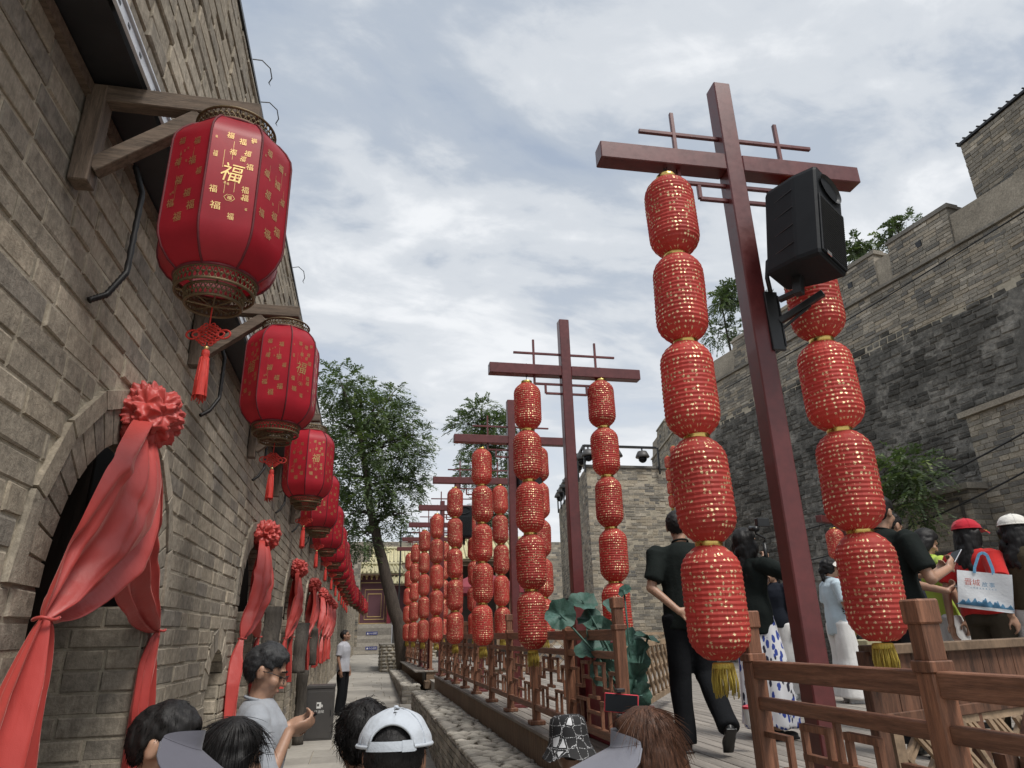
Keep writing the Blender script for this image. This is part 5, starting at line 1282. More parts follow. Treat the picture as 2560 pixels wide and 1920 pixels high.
def hair_geo(h, style, thin=False):
    n = 420; rr = random.Random(2)
    for i in range(n):
        z = 1-2*(i+.5)/n; a = i*2.39996; q = math.sqrt(1-z*z); p = Vector((q*math.cos(a)*.078, -.013+q*math.sin(a)*.098, .024+z*.094))
        ear = abs(p.x) > .055 and -.03 < p.y < .035 and p.z < .022
        if style in ('short', 'crop', 'grey'):
            keep = (p.z > .060 or (p.y < .035 and p.z > .02) or (p.y < -.028 and p.z > -.062)) and not ear and not (p.y > .06 and p.z < .082)
            r = .011 if style == 'crop' else (.013+(.008 if p.z > .06 and p.y > -.05 else 0))
        else:
            keep = (p.z > .050 or p.y < .02) and not (p.y > .055 and p.z < .085) and p.z > -.075
            r = .020
        if thin: r = min(r, .012)
        if keep: h.ell(p+Vector((rr.uniform(-.003, .003),)*3), r, nu=7, nv=5)
    if style == 'long' or style == 'longwave':
        for i in range(150):
            t_ = rr.random(); a = rr.uniform(-1.9, 1.9); wv = .012*math.sin(t_*14+a*3) if style == 'longwave' else 0
            R0 = .088+.012*t_; p = Vector((math.sin(a)*R0*(1.0-.05*t_)+wv, -.012-math.cos(a)*R0*.98-.03*t_+wv, .0-.30*t_))
            if p.y > .03: continue
            h.ell(p, (.024, .024, .04), nu=7, nv=5)
    if style == 'pony':
        for i in range(14): t_ = i/13; h.ell((0.0, -.115-.035*math.sin(t_*2.2), .01-.26*t_), (.034*(1-.5*t_)+.01, .03*(1-.5*t_)+.01, .03), nu=8, nv=6)
    if style == 'bun':
        for i in range(40):
            d = Vector((rr.gauss(0, 1), rr.gauss(0, 1), rr.gauss(0, 1))).normalized(); h.ell(Vector((0, -.095, -.03))+d*.035, .024, nu=7, nv=5)
        for i in range(26): h.ell((rr.uniform(-.03, .03), -.10-rr.uniform(0, .03), -.06-rr.uniform(0, .10)), .016, nu=6, nv=4)
def elliptic(az, el, r, c=(0, 0, 0)): return Vector((c[0]+r[0]*math.cos(el)*math.sin(az), c[1]+r[1]*math.cos(el)*math.cos(az), c[2]+r[2]*math.sin(el)))
def hat(t, H, kind, mats):
    """mats: main, accent"""
    if kind.startswith('cap'):
        e = thing_part('hat', t)
        back_open = kind == 'cap_open'
        r = (.101, .122, .092); c = (0, -.010, .034); nu, nv = 96, 24; dome = HMB(H); vs_ = []; fs_ = []
        for j in range(nv+1):
            el = .02+(PI/2-.02)*j/nv
            for i in range(nu):
                az = 2*PI*i/nu; k = 1+.032*noise.noise(Vector((math.sin(az)*2.2, math.cos(az)*2.2, el*3)))+.016*noise.noise(Vector((math.sin(az)*9, math.cos(az)*9, el*1.5)))*math.cos(el)-.012*max(0, 1-abs((az/(2*PI)*6+.5) % 1-.5)*16)
                vs_.append(elliptic(az, el, tuple(q*k for q in r), c))
        for j in range(nv):
            for i in range(nu):
                az = 2*PI*(i+.5)/nu-PI; el = (j+.5)/nv*PI/2
                if back_open and abs(2*PI*(i+.5)/nu-PI) < .62 and el < .02+.62*math.sqrt(max(0, 1-(abs(2*PI*(i+.5)/nu-PI)/.62)**2)): continue
                fs_.append((j*nu+i, j*nu+(i+1) % nu, (j+1)*nu+(i+1) % nu, (j+1)*nu+i))
        dome.add(vs_, fs_); part('crown', dome, mats[0], e, smooth=True)
        b = HMB(H); b.tube([elliptic(2*PI*i/40, .01, (.1025, .1235, .092), c) for i in range(41)] if not back_open else [elliptic(PI+.62+(2*PI-1.24)*i/40, .01, (.1025, .1235, .092), c) for i in range(41)], .005, 6, caps=False); part('sweatband', b, mats[0], e, smooth=True)
        if back_open:
            s2 = HMB(H); s2.grid(lambda u, v: elliptic(PI-.70+1.40*u, -.10+.26*v, (.1035, .1245, .092), c), 16, 3); part('strap', s2, mats[0], e, smooth=True)
            s2 = HMB(H); s2.grid(lambda u, v: elliptic(PI-.66+.36*u, -.12+.30*v, (.1050, .1260, .092), c), 8, 3); part('strap_end', s2, mats[0], e, smooth=True)
            s2 = HMB(H); s2.tube([elliptic(PI-.62+1.24*i/20, .02+.62*math.sqrt(max(0, 1-((i/20-.5)*2)**2)), (.1025, .1235, .0925), c) for i in range(21)], .004, 6); part('opening_binding', s2, mats[0], e, smooth=True)
        br = HMB(H)
        def bf(u, v):
            az = (u-.5)*1.9; p0 = elliptic(az, .02, (.101, .122, .092), c); l = .085*math.cos(az*.82)**.7 if abs(az*.82) < PI/2 else 0
            return p0+Vector((math.sin(az)*.25, 1, -.22)).normalized()*l*v+Vector((0, 0, -.05*v*(math.sin(az))**2))
        br.grid(bf, 24, 8); br.grid(lambda u, v: bf(1-u, v)+Vector((0, 0, -.004)), 24, 8); brp = part('brim', br, mats[0], e, smooth=True)
        if mats[1]:
            em = HMB(H); rr = random.Random(3)
            for q in range(26): u = rr.uniform(.08, .92); p = bf(u, rr.uniform(.35, .9))+Vector((0, 0, .004)); em.ell(p, (.006, .007, .002), nu=6, nv=4)
            tag(part('embroidery', em, mats[1], brp), kind='stuff')
        for q in range(6):
            if back_open and q == 3: continue
            sm_ = HMB(H); sm_.tube([elliptic(2*PI*q/6, .04+1.5*i/14, (.1005, .1215, .0925), c) for i in range(15)], .0016, 4); part('seam', sm_, mats[0], e, smooth=True)
        bt_ = HMB(H); bt_.ell((0, -.010, .128), (.008, .008, .005), nu=8, nv=5); part('button', bt_, mats[0], e, smooth=True)
    if kind.startswith('visor'):
        e = thing_part('visor', t); L_ = .19 if kind == 'visor_big' else .085
        c = (0, -.010, .040); br = HMB(H)
        def vf(u, v):
            az = (u-.5)*2.9; p0 = elliptic(az, -.04, (.095, .119, .1), c); pt_ = elliptic(az, -.04+(.62 if L_ < .1 else .55)*max(0, math.cos(az*1.07))**.6, (.093, .117, .100), c); sn = abs(math.sin(az))
            if v < .28: return pt_.lerp(p0, v/.28)
            l = L_*max(0, math.cos(az*1.08))**.45
            return p0+Vector((math.sin(az)*(.80-.1*sn), math.cos(az), -.22-.50*sn**1.4)).normalized()*l*((v-.28)/.72)
        br.grid(vf, 48, 14); br.grid(lambda u, v: vf(1-u, v)*.995+Vector((0, 0, -.0015)), 48, 14); part('brim', br, mats[0], e, smooth=True)
        sm_ = HMB(H); sm_.tube([vf(i/40, .28)*1.004 for i in range(41)], .0016, 5); part('brim_seam', sm_, mats[1] or mats[0], e, smooth=True)
        ed = HMB(H); ed.tube([vf(i/40, 1) for i in range(41)], .0035, 5); part('brim_edge', ed, mats[1] or mats[0], e, smooth=True)
    if kind == 'bucket':
        e = thing_part('bucket_hat', t); b = HMB(H); n = 40; prof = [(.005, .148), (.065, .144), (.092, .128), (.100, .095), (.105, .045), (.108, .02), (.124, -.015), (.142, -.044), (.150, -.054)]
        vs_ = [(q*math.cos(2*PI*j/n)*.96, -.01+q*math.sin(2*PI*j/n)*1.1, z+.012*math.sin(5*2*PI*j/n)*max(0, (q-.1)/.05)) for q, z in prof for j in range(n)]
        b.add(vs_, [(i*n+j, i*n+(j+1) % n, (i+1)*n+(j+1) % n, (i+1)*n+j) for i in range(len(prof)-1) for j in range(n)]); part('cloth', b, mats[0], e, smooth=True)
def strand_mesh(me, HM, n, style, hatted=False):
    rr = random.Random(n); mb = MB(); nv = len(me.vertices); crown = HM @ Vector((0, -.03, .12)); curly = style == 'bun'
    for k in range(n):
        v = me.vertices[rr.randrange(nv)]; p = v.co.copy()
        if hatted and (HM.inverted() @ p).y > .01: continue
        p = v.co.copy(); nr = v.normal.copy(); out_ = (p-crown); out_ = out_-nr*out_.dot(nr)
        d = out_.normalized() if out_.length > 1e-4 else Vector((0, 0, -1)); d = (d+Vector((0, 0, -.9 if style in ('long', 'longwave') else -.2))+Vector((rr.gauss(0, .10), rr.gauss(0, .10), rr.gauss(0, .1)))*(3 if curly else 1)).normalized()
        ln = rr.uniform(.05, .13) if style in ('long', 'longwave') else (rr.uniform(.02, .05) if curly else rr.uniform(.012, .03)); pts = [p-nr*.002]; lift = rr.uniform(.0, .05) if rr.random() > .07 else .30
        for s_ in range(4):
            d2 = d-nr*d.dot(nr); d2.normalize(); q = pts[-1]+(d2+nr*lift*(.35 if s_ == 0 else .08)).normalized()*ln/4; nr = (nr+(q-(HM @ Vector((0, -.01, min(0, (HM.inverted() @ q).z))))).normalized()*.35).normalized()
            if curly: q += Vector((rr.gauss(0, .004), rr.gauss(0, .004), rr.gauss(0, .004)))
            pts.append(q)
        mb.tube(pts, [.0011, .0011, .001, .0008, .0003], 3, caps=False, c=rr.random())
    return mb
def thing_part(name, parent):
    o = bpy.data.objects.new(name, None); col.objects.link(o); o.parent = parent; return o
def person(label, loc, rz, H=1.7, shirt='white', pants='black', arms=None, legs=None, hair='short', hairmat_='hair', skin='skin', sleeve='short', hw=None, girth=1.0, head=(0, 0, 0), hatk=None, hatm=None, style='trousers', shoes='black', hem=.87, glasses=False, cat='person', lean=0.0, jacket=None, female=False, hip_y=0.0, strands=0):
    t = thing('person', label, cat, loc, rz); s_ = H/1.7; t.scale = (s_, s_, s_)
    g = girth; sw = .165 if female else .185
    SH = {-1: Vector((-sw*g**.5, -.012, 1.385)), 1: Vector((sw*g**.5, -.012, 1.385))}
    arms = arms or {}; legs = legs or {}
    TI = (Matrix.Translation(Vector(loc)) @ Matrix.Rotation(rz, 4, 'Z') @ Matrix.Scale(H/1.7, 4)).inverted()
    def ik(q, a):          # ('px', x, y, Y, hand direction, palm normal, curl, elbow hint)
        W = TI @ atY(a[1], a[2], a[3]); S = SH[q]; d = W-S; l1, l2 = .285, .255; ds = min(d.length, l1+l2-.004); d.normalize()
        aa = (l1*l1-l2*l2+ds*ds)/(2*ds); hh = math.sqrt(max(0, l1*l1-aa*aa)); hn = Vector(a[7]); hn = (hn-d*hn.dot(d)).normalized()
        return (S+d*aa+hn*hh, S+d*ds, a[4], a[5], a[6])
    arms = {q: (ik(q, a) if a[0] == 'px' else a) for q, a in arms.items()}
    EL = {}; WR = {}; HD = {}
    for q in (-1, 1):
        a = arms.get(q, ((q*.235, -.02, 1.115), (q*.235, .05, .885), (0, .12, -1), (-q, 0, 0), .6))
        EL[q], WR[q] = Vector(a[0]), Vector(a[1]); HD[q] = (a[2], a[3], a[4])
    HIP = {q: Vector((q*.088*g, 0, .90)) for q in (-1, 1)}
    KN = {q: Vector(legs.get(q, ((q*.095, .015, .49), (q*.10, -.02, .085), (0, 1, 0)))[0]) for q in (-1, 1)}
    AN = {q: Vector(legs.get(q, ((q*.095, .015, .49), (q*.10, -.02, .085), (0, 1, 0)))[1]) for q in (-1, 1)}
    FD = {q: Vector(legs.get(q, ((q*.095, .015, .49), (q*.10, -.02, .085), (q*.15, 1, 0)))[2]).normalized() for q in (-1, 1)}
    HM = headmat((0, .012, 1.585), *head)
    b = MB()
    b.ell((0, 0, 1.0), (.145*g, .10*g, .14)); b.ell((0, 0, 1.14), (.125*g, .09*g, .15)); b.ell((0, 0, 1.30), (.15*g, .10*g, .14))
    b.cap((0, -.025, 1.40), (0, .000, 1.53), .054*g**.4, .050*g**.4, 12)
    for q in (-1, 1):
        b.cap((q*.05, -.012, 1.392), SH[q]+Vector((-q*.012, 0, -.014)), .046, .040); b.cap(SH[q], EL[q], .046*g**.6, .038*g**.6); b.cap(EL[q], WR[q], .038*g**.6, .026*g**.5)
        hand(b, WR[q], HD[q][0], HD[q][1], HD[q][3] if len(HD[q]) > 3 else Vector(HD[q][0]).cross(Vector(HD[q][1]))*(1 if q < 0 else -1), HD[q][2])
        b.cap(HIP[q], KN[q], .082*g, .055*g); b.cap(KN[q], AN[q], .054*g, .038)
    hb = HMB(HM); head_geo(hb); b.add(hb.v, hb.f)
    me = fuse(b, .0085, 3); me.materials.append(M[skin]); place('body', me, None, t)
    # shirt
    c = MB(); w = .016
    loft(c, [(0, 0, hem, (.168 if not female else .172)*g+w*.6, .122*g+w), (0, 0, .98, .160*g+w, .118*g+w), (0, 0, 1.12, (.140 if not female else .122)*g+w, .105*g+w), (0, .004, 1.27, .158*g+w, .112*g+w), (0, 0, 1.36, .156*g+w, .100*g+w), (0, -.01, 1.43, .098*g**.5+w, .074+w*.6), (0, -.012, 1.462, .062, .062)])
    for q in (-1, 1):
        e = SH[q].lerp(EL[q], .80 if sleeve == 'short' else 1.0)
        c.cap((q*.05, -.012, 1.392), SH[q]+Vector((-q*.01, 0, -.012)), .066, .062); c.ell(SH[q]+Vector((-q*.008, 0, -.008)), .066); c.tube([SH[q], SH[q].lerp(e, .5), e], [.071*g**.7, .069*g**.7, .069*g**.7], 14)
        if sleeve in ('long', 'threeq'):
            f = EL[q].lerp(WR[q], .93 if sleeve == 'long' else .35); c.ell(EL[q], .054); c.tube([EL[q], EL[q].lerp(f, .5), f], [.054, .050, .044], 14)
    me = fuse(c, .0105, 5, .020, 9.0, (1, 1, .45), seed=loc[0]*3+loc[1]); me.materials.append(M[shirt] if isinstance(shirt, str) else shirt); sh = place('shirt', me, None, t)
    cl = MB(); cl.tube([(.060*math.cos(a), -.012+.062*math.sin(a), 1.462+.014*(-math.sin(a))) for a in [2*PI*i/24 for i in range(25)]], .008, 6, caps=False); part('collar', cl, M[shirt] if isinstance(shirt, str) else shirt, sh, smooth=True)
    # trousers or skirt
    c = MB()
    if style == 'skirt':
        loft(c, [(0, 0, .10, .26*g, .22*g), (0, 0, .40, .225*g, .185*g), (0, 0, .75, .19*g, .145*g), (0, 0, .95, .165*g, .122*g), (0, 0, 1.05, .14*g, .105*g)])
        me = fuse(c, .013, 3, .035, 7.0, (1.6, 1.6, .12))
    else:
        k = {'trousers': (.098, .078, .070), 'wide': (.108, .115, .135), 'slim': (.094, .068, .056)}[style]
        loft(c, [(0, 0, .84, .165*g, .118*g), (0, -.005, .93, .168*g, .122*g), (0, 0, 1.03, .150*g, .110*g)])
        for q in (-1, 1):
            an = AN[q]+(AN[q]-KN[q]).normalized()*.03
            c.tube([HIP[q]+Vector((0, 0, .02)), HIP[q].lerp(KN[q], .5), KN[q], KN[q].lerp(an, .5), an], [k[0]*g, (k[0]+k[1])/2*g, k[1]*g, (k[1]+k[2])/2*g, k[2]*g], 16); c.ell(KN[q], k[1]*g*.99)
        me = fuse(c, .0115, 4, .016, 8.0, (1, 1, .5), seed=loc[0]*5)
    me.materials.append(M[pants] if isinstance(pants, str) else pants); place('skirt' if style == 'skirt' else 'trousers', me, None, t)
    for q in (-1, 1):
        f = MB(); d = FD[q]; a = AN[q]; R = d.to_track_quat('Y', 'Z').to_matrix()
        f.ell(a+R @ Vector((0, .0, -.040)), (.040, .058, .040), R); f.ell(a+R @ Vector((0, .10, -.052)), (.043, .085, .030), R); f.box(a+R @ Vector((0, .055, -.077)), (.074, .235, .016), R)
        me = fuse(f, .008, 3); me.materials.append(M[shoes]); place('shoe', me, None, t)
    # hair and face
    if hair:
        h = HMB(HM); hair_geo(h, hair, bool(hatk) and not hatk.startswith('visor')); sty = {'crop': (.004, 60), 'short': (.004, 40), 'grey': (.004, 60), 'long': (.004, 20)}.get(hair, (.009, 26))
        me = fuse(h, .0075, 16 if hair in ('short', 'grey', 'bun') else 8, sty[0], sty[1], (1, 1, .35 if hair in ('long', 'pony', 'longwave') else 1)); me.materials.append(M[hairmat_]); ho = place('hair', me, None, t)
        if strands: tag(part('loose_strands', strand_mesh(me, HM, strands, hair, bool(hatk)), M[hairmat_], ho), kind='stuff')
    for q in (-1, 1):
        e = HMB(HM); e.ell((q*.031, .0815, .001), (.013, .008, .0055), nu=10, nv=6); ey = part('eye', e, M['hair'], t, smooth=True)
        e = HMB(HM); e.tube([(q*.014, .0935, .027), (q*.032, .0905, .031), (q*.050, .078, .027)], .0035, 5); part('eyebrow', e, M['hair'], ey, smooth=True)
    lp = HMB(HM); lp.ell((0, .0945, -.0625), (.018, .0045, .0055), nu=10, nv=6); part('lips', lp, M['lips'], t, smooth=True)
    if glasses:
        gl = HMB(HM)
        for q in (-1, 1):
            gl.tube([(q*.034+.025*math.cos(a), .108-abs(.02*math.cos(a))*.3, -.002+.018*math.sin(a)) for a in [2*PI*i/20 for i in range(21)]], .0018, 5, caps=False); gl.tube([(q*.059, .104, .006), (q*.082, .04, .008), (q*.086, -.02, .0)], .002, 5)
        gl.tube([(-.010, .112, .004), (.010, .112, .004)], .0018, 5); part('glasses', gl, M['black'], t, smooth=True)
    if hatk: hat(t, HM, hatk, hatm)
    t['hm'] = 0; del t['hm']
    T = Matrix.Translation(Vector(loc)) @ Matrix.Rotation(rz, 4, 'Z') @ Matrix.Scale(s_, 4)
    return t, (lambda p: T @ Vector(p)), HM
def phone(label, c, u, v, w=.075, h=.155, case='glass', back='silver'):
    """a phone centred at c, short side u, long side v"""
    u = Vector(u).normalized(); v = Vector(v); v = (v-u*v.dot(u)).normalized(); n = u.cross(v); R = Matrix((u, v, n)).transposed(); E = R.to_euler()
    t = thing('smartphone', label, 'phone', c); t.rotation_euler = E
    m_ = MB(); m_.box((0, 0, 0), (w, h, .009)); part('case', m_, M[back], t, bevel=.003); m_ = MB(); m_.box((0, 0, .0052), (w-.006, h-.008, .0016)); part('screen', m_, M['glass'], t)
    m_ = MB(); m_.box((-.018*0-.016, h/2-.026, -.006), (.030, .034, .004)); part('camera_bump', m_, M['glass'], t, bevel=.001)
    return t
M['lips'] = skinmat('lips', (0.30, 0.125, 0.10))
C_ = cloth
C_('grey_shirt', (0.33, 0.355, 0.39)); C_('polo_grey', (0.40, 0.41, 0.45)); C_('black_tee', (0.013, 0.017, 0.016)); C_('black_trousers', (0.010, 0.011, 0.013)); C_('dark_jeans', (0.022, 0.024, 0.028))
C_('pale_blue_tee', (0.46, 0.56, 0.62)); C_('white_trousers', (0.66, 0.66, 0.65)); C_('slate_tee', (0.055, 0.062, 0.078)); C_('lime_top', (0.42, 0.56, 0.09)); C_('red_tee', (0.52, 0.022, 0.020)); C_('olive_trousers', (0.060, 0.050, 0.036))
C_('olive_tee', (0.060, 0.050, 0.032)); C_('navy_tee', (0.015, 0.018, 0.026)); C_('grey_visor', (0.115, 0.115, 0.140), .05, 60, .002); C_('grey_visor_pale', (0.21, 0.215, 0.25), .05, 60, .002); C_('cap_white', (0.47, 0.51, 0.56), .10, 16, .014); C_('cap_red', (0.44, 0.014, 0.030)); C_('cap_cream', (0.66, 0.645, 0.60)); C_('gold_thread', (0.60, 0.42, 0.05)); C_('plain_dark', (.03, .03, .035)); C_('maroon_top', (.10, .02, .03))
def floral():
    m, nt, b, o = newmat('blue_floral_cloth'); co = objco(nt, (1, 1, .45), (0.5, .4, .3))
    v = N(nt, 'ShaderNodeTexVoronoi', feature='F1'); v.inputs['Scale'].default_value = 27; L(nt, co, v.inputs['Vector']); d = MATH(nt, 'ADD', v.outputs['Distance'], MATH(nt, 'MULTIPLY', NOISE(nt, co, 45, 4), .55))
    v2 = NOISE(nt, co, 7, 3)
    c1 = RAMP(nt, v2, [(.40, (.03, .06, .30)), (.52, (.02, .02, .04))], 'CONSTANT'); cc = MIXC(nt, RAMP(nt, d, [(.64, 1.0), (.69, 0.0)]), (.68, .69, .72), c1)
    L(nt, cc, b.inputs['Base Color']); b.inputs['Roughness'].default_value = .8; return m
M['floral'] = floral()
def bucketmat():
    m, nt, b, o = newmat('black_white_patterned_hat'); co = objco(nt)
    v = N(nt, 'ShaderNodeTexVoronoi', feature='DISTANCE_TO_EDGE'); v.inputs['Scale'].default_value = 20; v.inputs['Randomness'].default_value = .45; L(nt, co, v.inputs['Vector'])
    v2 = N(nt, 'ShaderNodeTexVoronoi', feature='F1'); v2.inputs['Scale'].default_value = 20; v2.inputs['Randomness'].default_value = .45; L(nt, co, v2.inputs['Vector']); sc = N(nt, 'ShaderNodeSeparateColor'); L(nt, v2.outputs['Color'], sc.inputs[0])
    dots = MATH(nt, 'GREATER_THAN', NOISE(nt, co, 260, 1), .52)
    line = MATH(nt, 'MULTIPLY', MATH(nt, 'LESS_THAN', v.outputs['Distance'], .026), dots)
    patch = MATH(nt, 'MULTIPLY', MATH(nt, 'GREATER_THAN', sc.outputs[0], .76), MATH(nt, 'GREATER_THAN', v.outputs['Distance'], .15))
    f = MATH(nt, 'MAXIMUM', line, patch)
    L(nt, MIXC(nt, f, (.012, .012, .013), (.62, .63, .64)), b.inputs['Base Color']); b.inputs['Roughness'].default_value = .8; return m
M['bucket'] = bucketmat()
rt = lambda a: R_(a)
# front row in the alley
person('woman in a wide grey sun visor, head tilted down, in front of the first archway', (-.60, 2.50, 0), rt(-84), 1.66, 'maroon_top', 'black_trousers', strands=2200, hair='short', female=True, head=(rt(-8), rt(-24), rt(-6)), hatk='visor_big', hatm=(M['grey_visor'], M['grey_visor']))
person('woman with smooth black hair beside the wide grey visor', (-.425, 2.72, 0), rt(-66), 1.585, 'plain_dark', 'black_trousers', strands=2600, hair='long', female=True, head=(rt(4), rt(-14), 0))
man3, W3, _ = person('bespectacled man in a grey shirt bent over his phone beside the brick wall', (-.50, 3.98, .02), rt(-84), 1.80, 'grey_shirt', 'black_trousers', strands=1500, hair='grey', hairmat_='hair_grey', sleeve='threeq', glasses=True, head=(rt(-8), rt(-22), 0),
    arms={1: ('px', 722, 1830, 3.86, (-.1, .9, .3), (-.7, -.1, .6), .9, (.5, -.6, -.6)), -1: ('px', 716, 1818, 4.02, (.1, .9, .3), (.7, -.1, .6), .9, (-.5, -.6, -.6))})
phone('black phone held in both hands by the man in the grey shirt', atY(757, 1806, 3.92), W3((1, 0, 0))-W3((0, 0, 0)), W3((0, .80, .50))-W3((0, 0, 0)), back='glass')
person('man in pale grey polo standing with hands at his sides by the litter bin', (-.43, 17.1, .25), rt(-112), 1.77, 'polo_grey', 'black_trousers', hair='crop', hairmat_='hair_short', skin='skin_tan', head=(rt(12), rt(8), 0), hem=.85)
person('person with curly black hair partly hidden by the white cap', (.012, 2.70, 0), rt(14), 1.625, 'plain_dark', 'black_trousers', strands=2600, hair='bun', hairmat_='curly', female=True, head=(rt(10), rt(-10), 0))
person('man in a pale blue white cap seen from behind in the alley', (.095, 2.07, 0), rt(-8), 1.655, 'plain_dark', 'dark_jeans', strands=900, hair='crop', hairmat_='hair_short', skin='skin_tan', head=(0, rt(-4), 0), hatk='cap_open', hatm=(M['cap_white'], None))
person('child-sized person in a black and white patterned bucket hat by the planter', (.93, 3.30, 0), rt(8), 1.47, 'plain_dark', 'black_trousers', hair='short', female=True, head=(0, rt(-6), 0), hatk='bucket', hatm=(M['bucket'], None))
p8, W8, _ = person('woman with straight brown hair and a pale grey sun visor', (.90, 2.28, 0), rt(66), 1.60, 'plain_dark', 'black_trousers', strands=3200, hair='long', hairmat_='hair_brown', female=True, head=(rt(4), rt(-12), 0), hatk='visor_big', hatm=(M['grey_visor_pale'], M['grey_visor_pale']),
    arms={-1: ((-.20, .12, 1.15), (-.12, .34, 1.20), (0, .8, .6), (1, 0, 0), 1.2), 1: ((.20, .12, 1.15), (.05, .34, 1.15), (0, .8, .6), (-1, 0, 0), 1.2)})
# phone on a selfie stick
pc = atY(1280+945/3.456, 1440+1100/3.456, 2.75)
ph = phone('phone in a red case clipped in a selfie stick, filming the deck', pc, (-.02, .15, 1), (1, .05, .10), .068, .132, back='redplastic'); ph.rotation_euler = ((-ray(1553, 1758)).to_track_quat('Z', 'Y') @ Quaternion((0, 0, 1), R_(85))).to_euler()
sk = thing('selfie_stick', 'black selfie stick with a clamp holding the red cased phone', 'selfie stick', pc+Vector((.0, .02, -.45)))
m_ = MB(); m_.tube([(0, 0, .41), (.03, -.02, .1), (.05, -.06, -.25)], .008, 8); part('stick', m_, M['black'], sk, smooth=True)
m_ = MB(); m_.box((0, -.012, .495), (.035, .03, .014)); m_.box((0, 0, .45), (.014, .014, .1)); m_.box((0, -.012, .405), (.035, .03, .014)); part('clamp', m_, M['black'], sk, bevel=.002)
# on the deck
person('man in a black T-shirt walking away with one hand behind his back', (2.47, 5.20, 1.0), rt(-6), 1.76, 'black_tee', 'black_trousers', hair='crop', hairmat_='hair_short', girth=1.06, hem=.82, head=(rt(-28), rt(-4), 0),
    arms={-1: ((-.275, -.05, 1.12), (-.12, -.175, .945), (.9, -.1, -.1), (0, -1, .1), .45), 1: ((.27, -.04, 1.12), (.22, .10, .92), (0, .3, -1), (-1, 0, 0), .6)},
    legs={-1: ((-.09, .03, .49), (-.10, .02, .085), (-.1, 1, 0)), 1: ((.10, .02, .50), (.105, -.27, .20), (.1, .75, -.75))})
g11, W11, _ = person('woman in a black jacket and blue floral skirt filming with a handheld gimbal', (3.30, 5.62, 1.0), rt(-78), 1.68, 'black_tee', 'floral', hair='longwave', female=True, style='skirt', sleeve='threeq', head=(rt(2), rt(4), 0), hem=.80,
    arms={1: ('px', 1912, 1408, 5.45, (-.1, .35, .9), (-.9, .2, 0), 1.3, (.6, -.2, -.7)), -1: ((-.22, .03, 1.12), (-.10, .20, 1.20), (.6, .5, .5), (.2, -.4, .8), .9)})
gm = thing('camera_gimbal', 'black handheld gimbal with camera raised by the floral skirt woman', 'gimbal', atY(1913, 1375, 5.40))
m_ = MB(); m_.tube([(0, 0, -.12), (0, 0, .06)], .017, 10); part('grip', m_, M['black'], gm, smooth=True)
m_ = MB(); m_.tube([(0, 0, .06), (.02, .0, .10), (-.05, .02, .14), (-.06, .02, .20)], .011, 8); m_.tube([(-.08, -.05, .17), (-.08, .05, .19)], .024, 10); part('arm', m_, M['black'], gm, smooth=True)
m_ = MB(); m_.box((.01, .0, .235), (.115, .05, .075)); m_.tube([(.0, .0, .235), (.02, .09, .235)], .028, 12); part('camera', m_, M['black'], gm, bevel=.004)
fan = thing('handheld_fan', 'small pale green handheld fan in the floral skirt woman\'s lowered hand', 'fan', atY(1965, 1705, 5.45))
m_ = MB(); m_.box((0, 0, 0), (.085, .03, .10)); part('body', m_, M['cap_white'], fan, bevel=.012); m_ = MB(); m_.lathe([(.034, .0), (.034, .006), (.022, .006), (.022, .0)], 20); me = m_.mesh('ring', True); me.materials.append(M['black']); o = place('ring', me, None, fan, (0, -.017, 0)); o.rotation_euler = (PI/2, 0, 0)
person('woman in a navy top and white trousers facing the filming woman', (5.35, 8.55, 1.0), rt(118), 1.64, 'navy_tee', 'white_trousers', hair='pony', female=True, style='wide', shoes='whitecloth')
v13, W13, _ = person('woman in a white visor, pale blue T-shirt and wide white trousers', (5.62, 7.70, 1.0), rt(-104), 1.63, 'pale_blue_tee', 'white_trousers', hair='bun', hairmat_='curly', female=True, style='wide', shoes='whitecloth', hatk='visor', hatm=(M['cap_cream'], None), hem=.78, girth=1.10,
    arms={1: ((.25, .02, 1.10), (.10, .24, 1.05), (-.5, .8, .1), (-.5, 0, .8), .9)})
ink = MB(); rr = random.Random(6)
for q, (ch_, x, z) in enumerate((('K', .02, .98), ('A', .06, .87), ('K', .0, .87), ('L', .06, .97))): write(ink, ch_, (.182, .02+x, z), (0, 1, 0), (0, 0, 1), .07)
for q in range(26): ink.ell((.186, .03+rr.uniform(-.03, .07), 1.06+rr.uniform(-.06, .06)), (.003, rr.uniform(.004, .016), rr.uniform(.003, .010)), nu=6, nv=4)
tag(part('shirt_print', ink, M['black'], v13), kind='stuff')
ln_ = MB(); ln_.tube([(-.05, -.04, 1.46), (-.085, .06, 1.40), (-.03, .145, 1.22), (.02, .15, 1.10), (.06, .135, 1.24), (.085, .06, 1.40), (.05, -.04, 1.46)], .006, 5); M['lanyard'] = worn('green_lanyard', (.05, .24, .09), .2, 8, .6); part('lanyard', ln_, M['lanyard'], v13, smooth=True)
b14, W14, _ = person('heavyset man with glasses in a black T-shirt looking at his phone', (3.80, 4.50, 1.0), rt(-88), 1.76, 'black_tee', 'dark_jeans', girth=1.15, hair='short', glasses=True, head=(rt(14), rt(-8), 0), hem=.80,
    arms={1: ((.31, .02, 1.10), (.24, .25, 1.17), (-.1, .7, .6), (-.85, .1, .3), 1.0), -1: ((-.29, .10, 1.13), (-.05, .36, 1.16), (.4, .8, .4), (.6, 0, .7), .9)})
phone('pale silver phone held up by the heavyset man in black', W14((.20, .36, 1.25)), W14((.9, .15, .2))-W14((0, 0, 0)), W14((-.1, .75, .55))-W14((0, 0, 0)), w=.085, h=.17, back='silver')
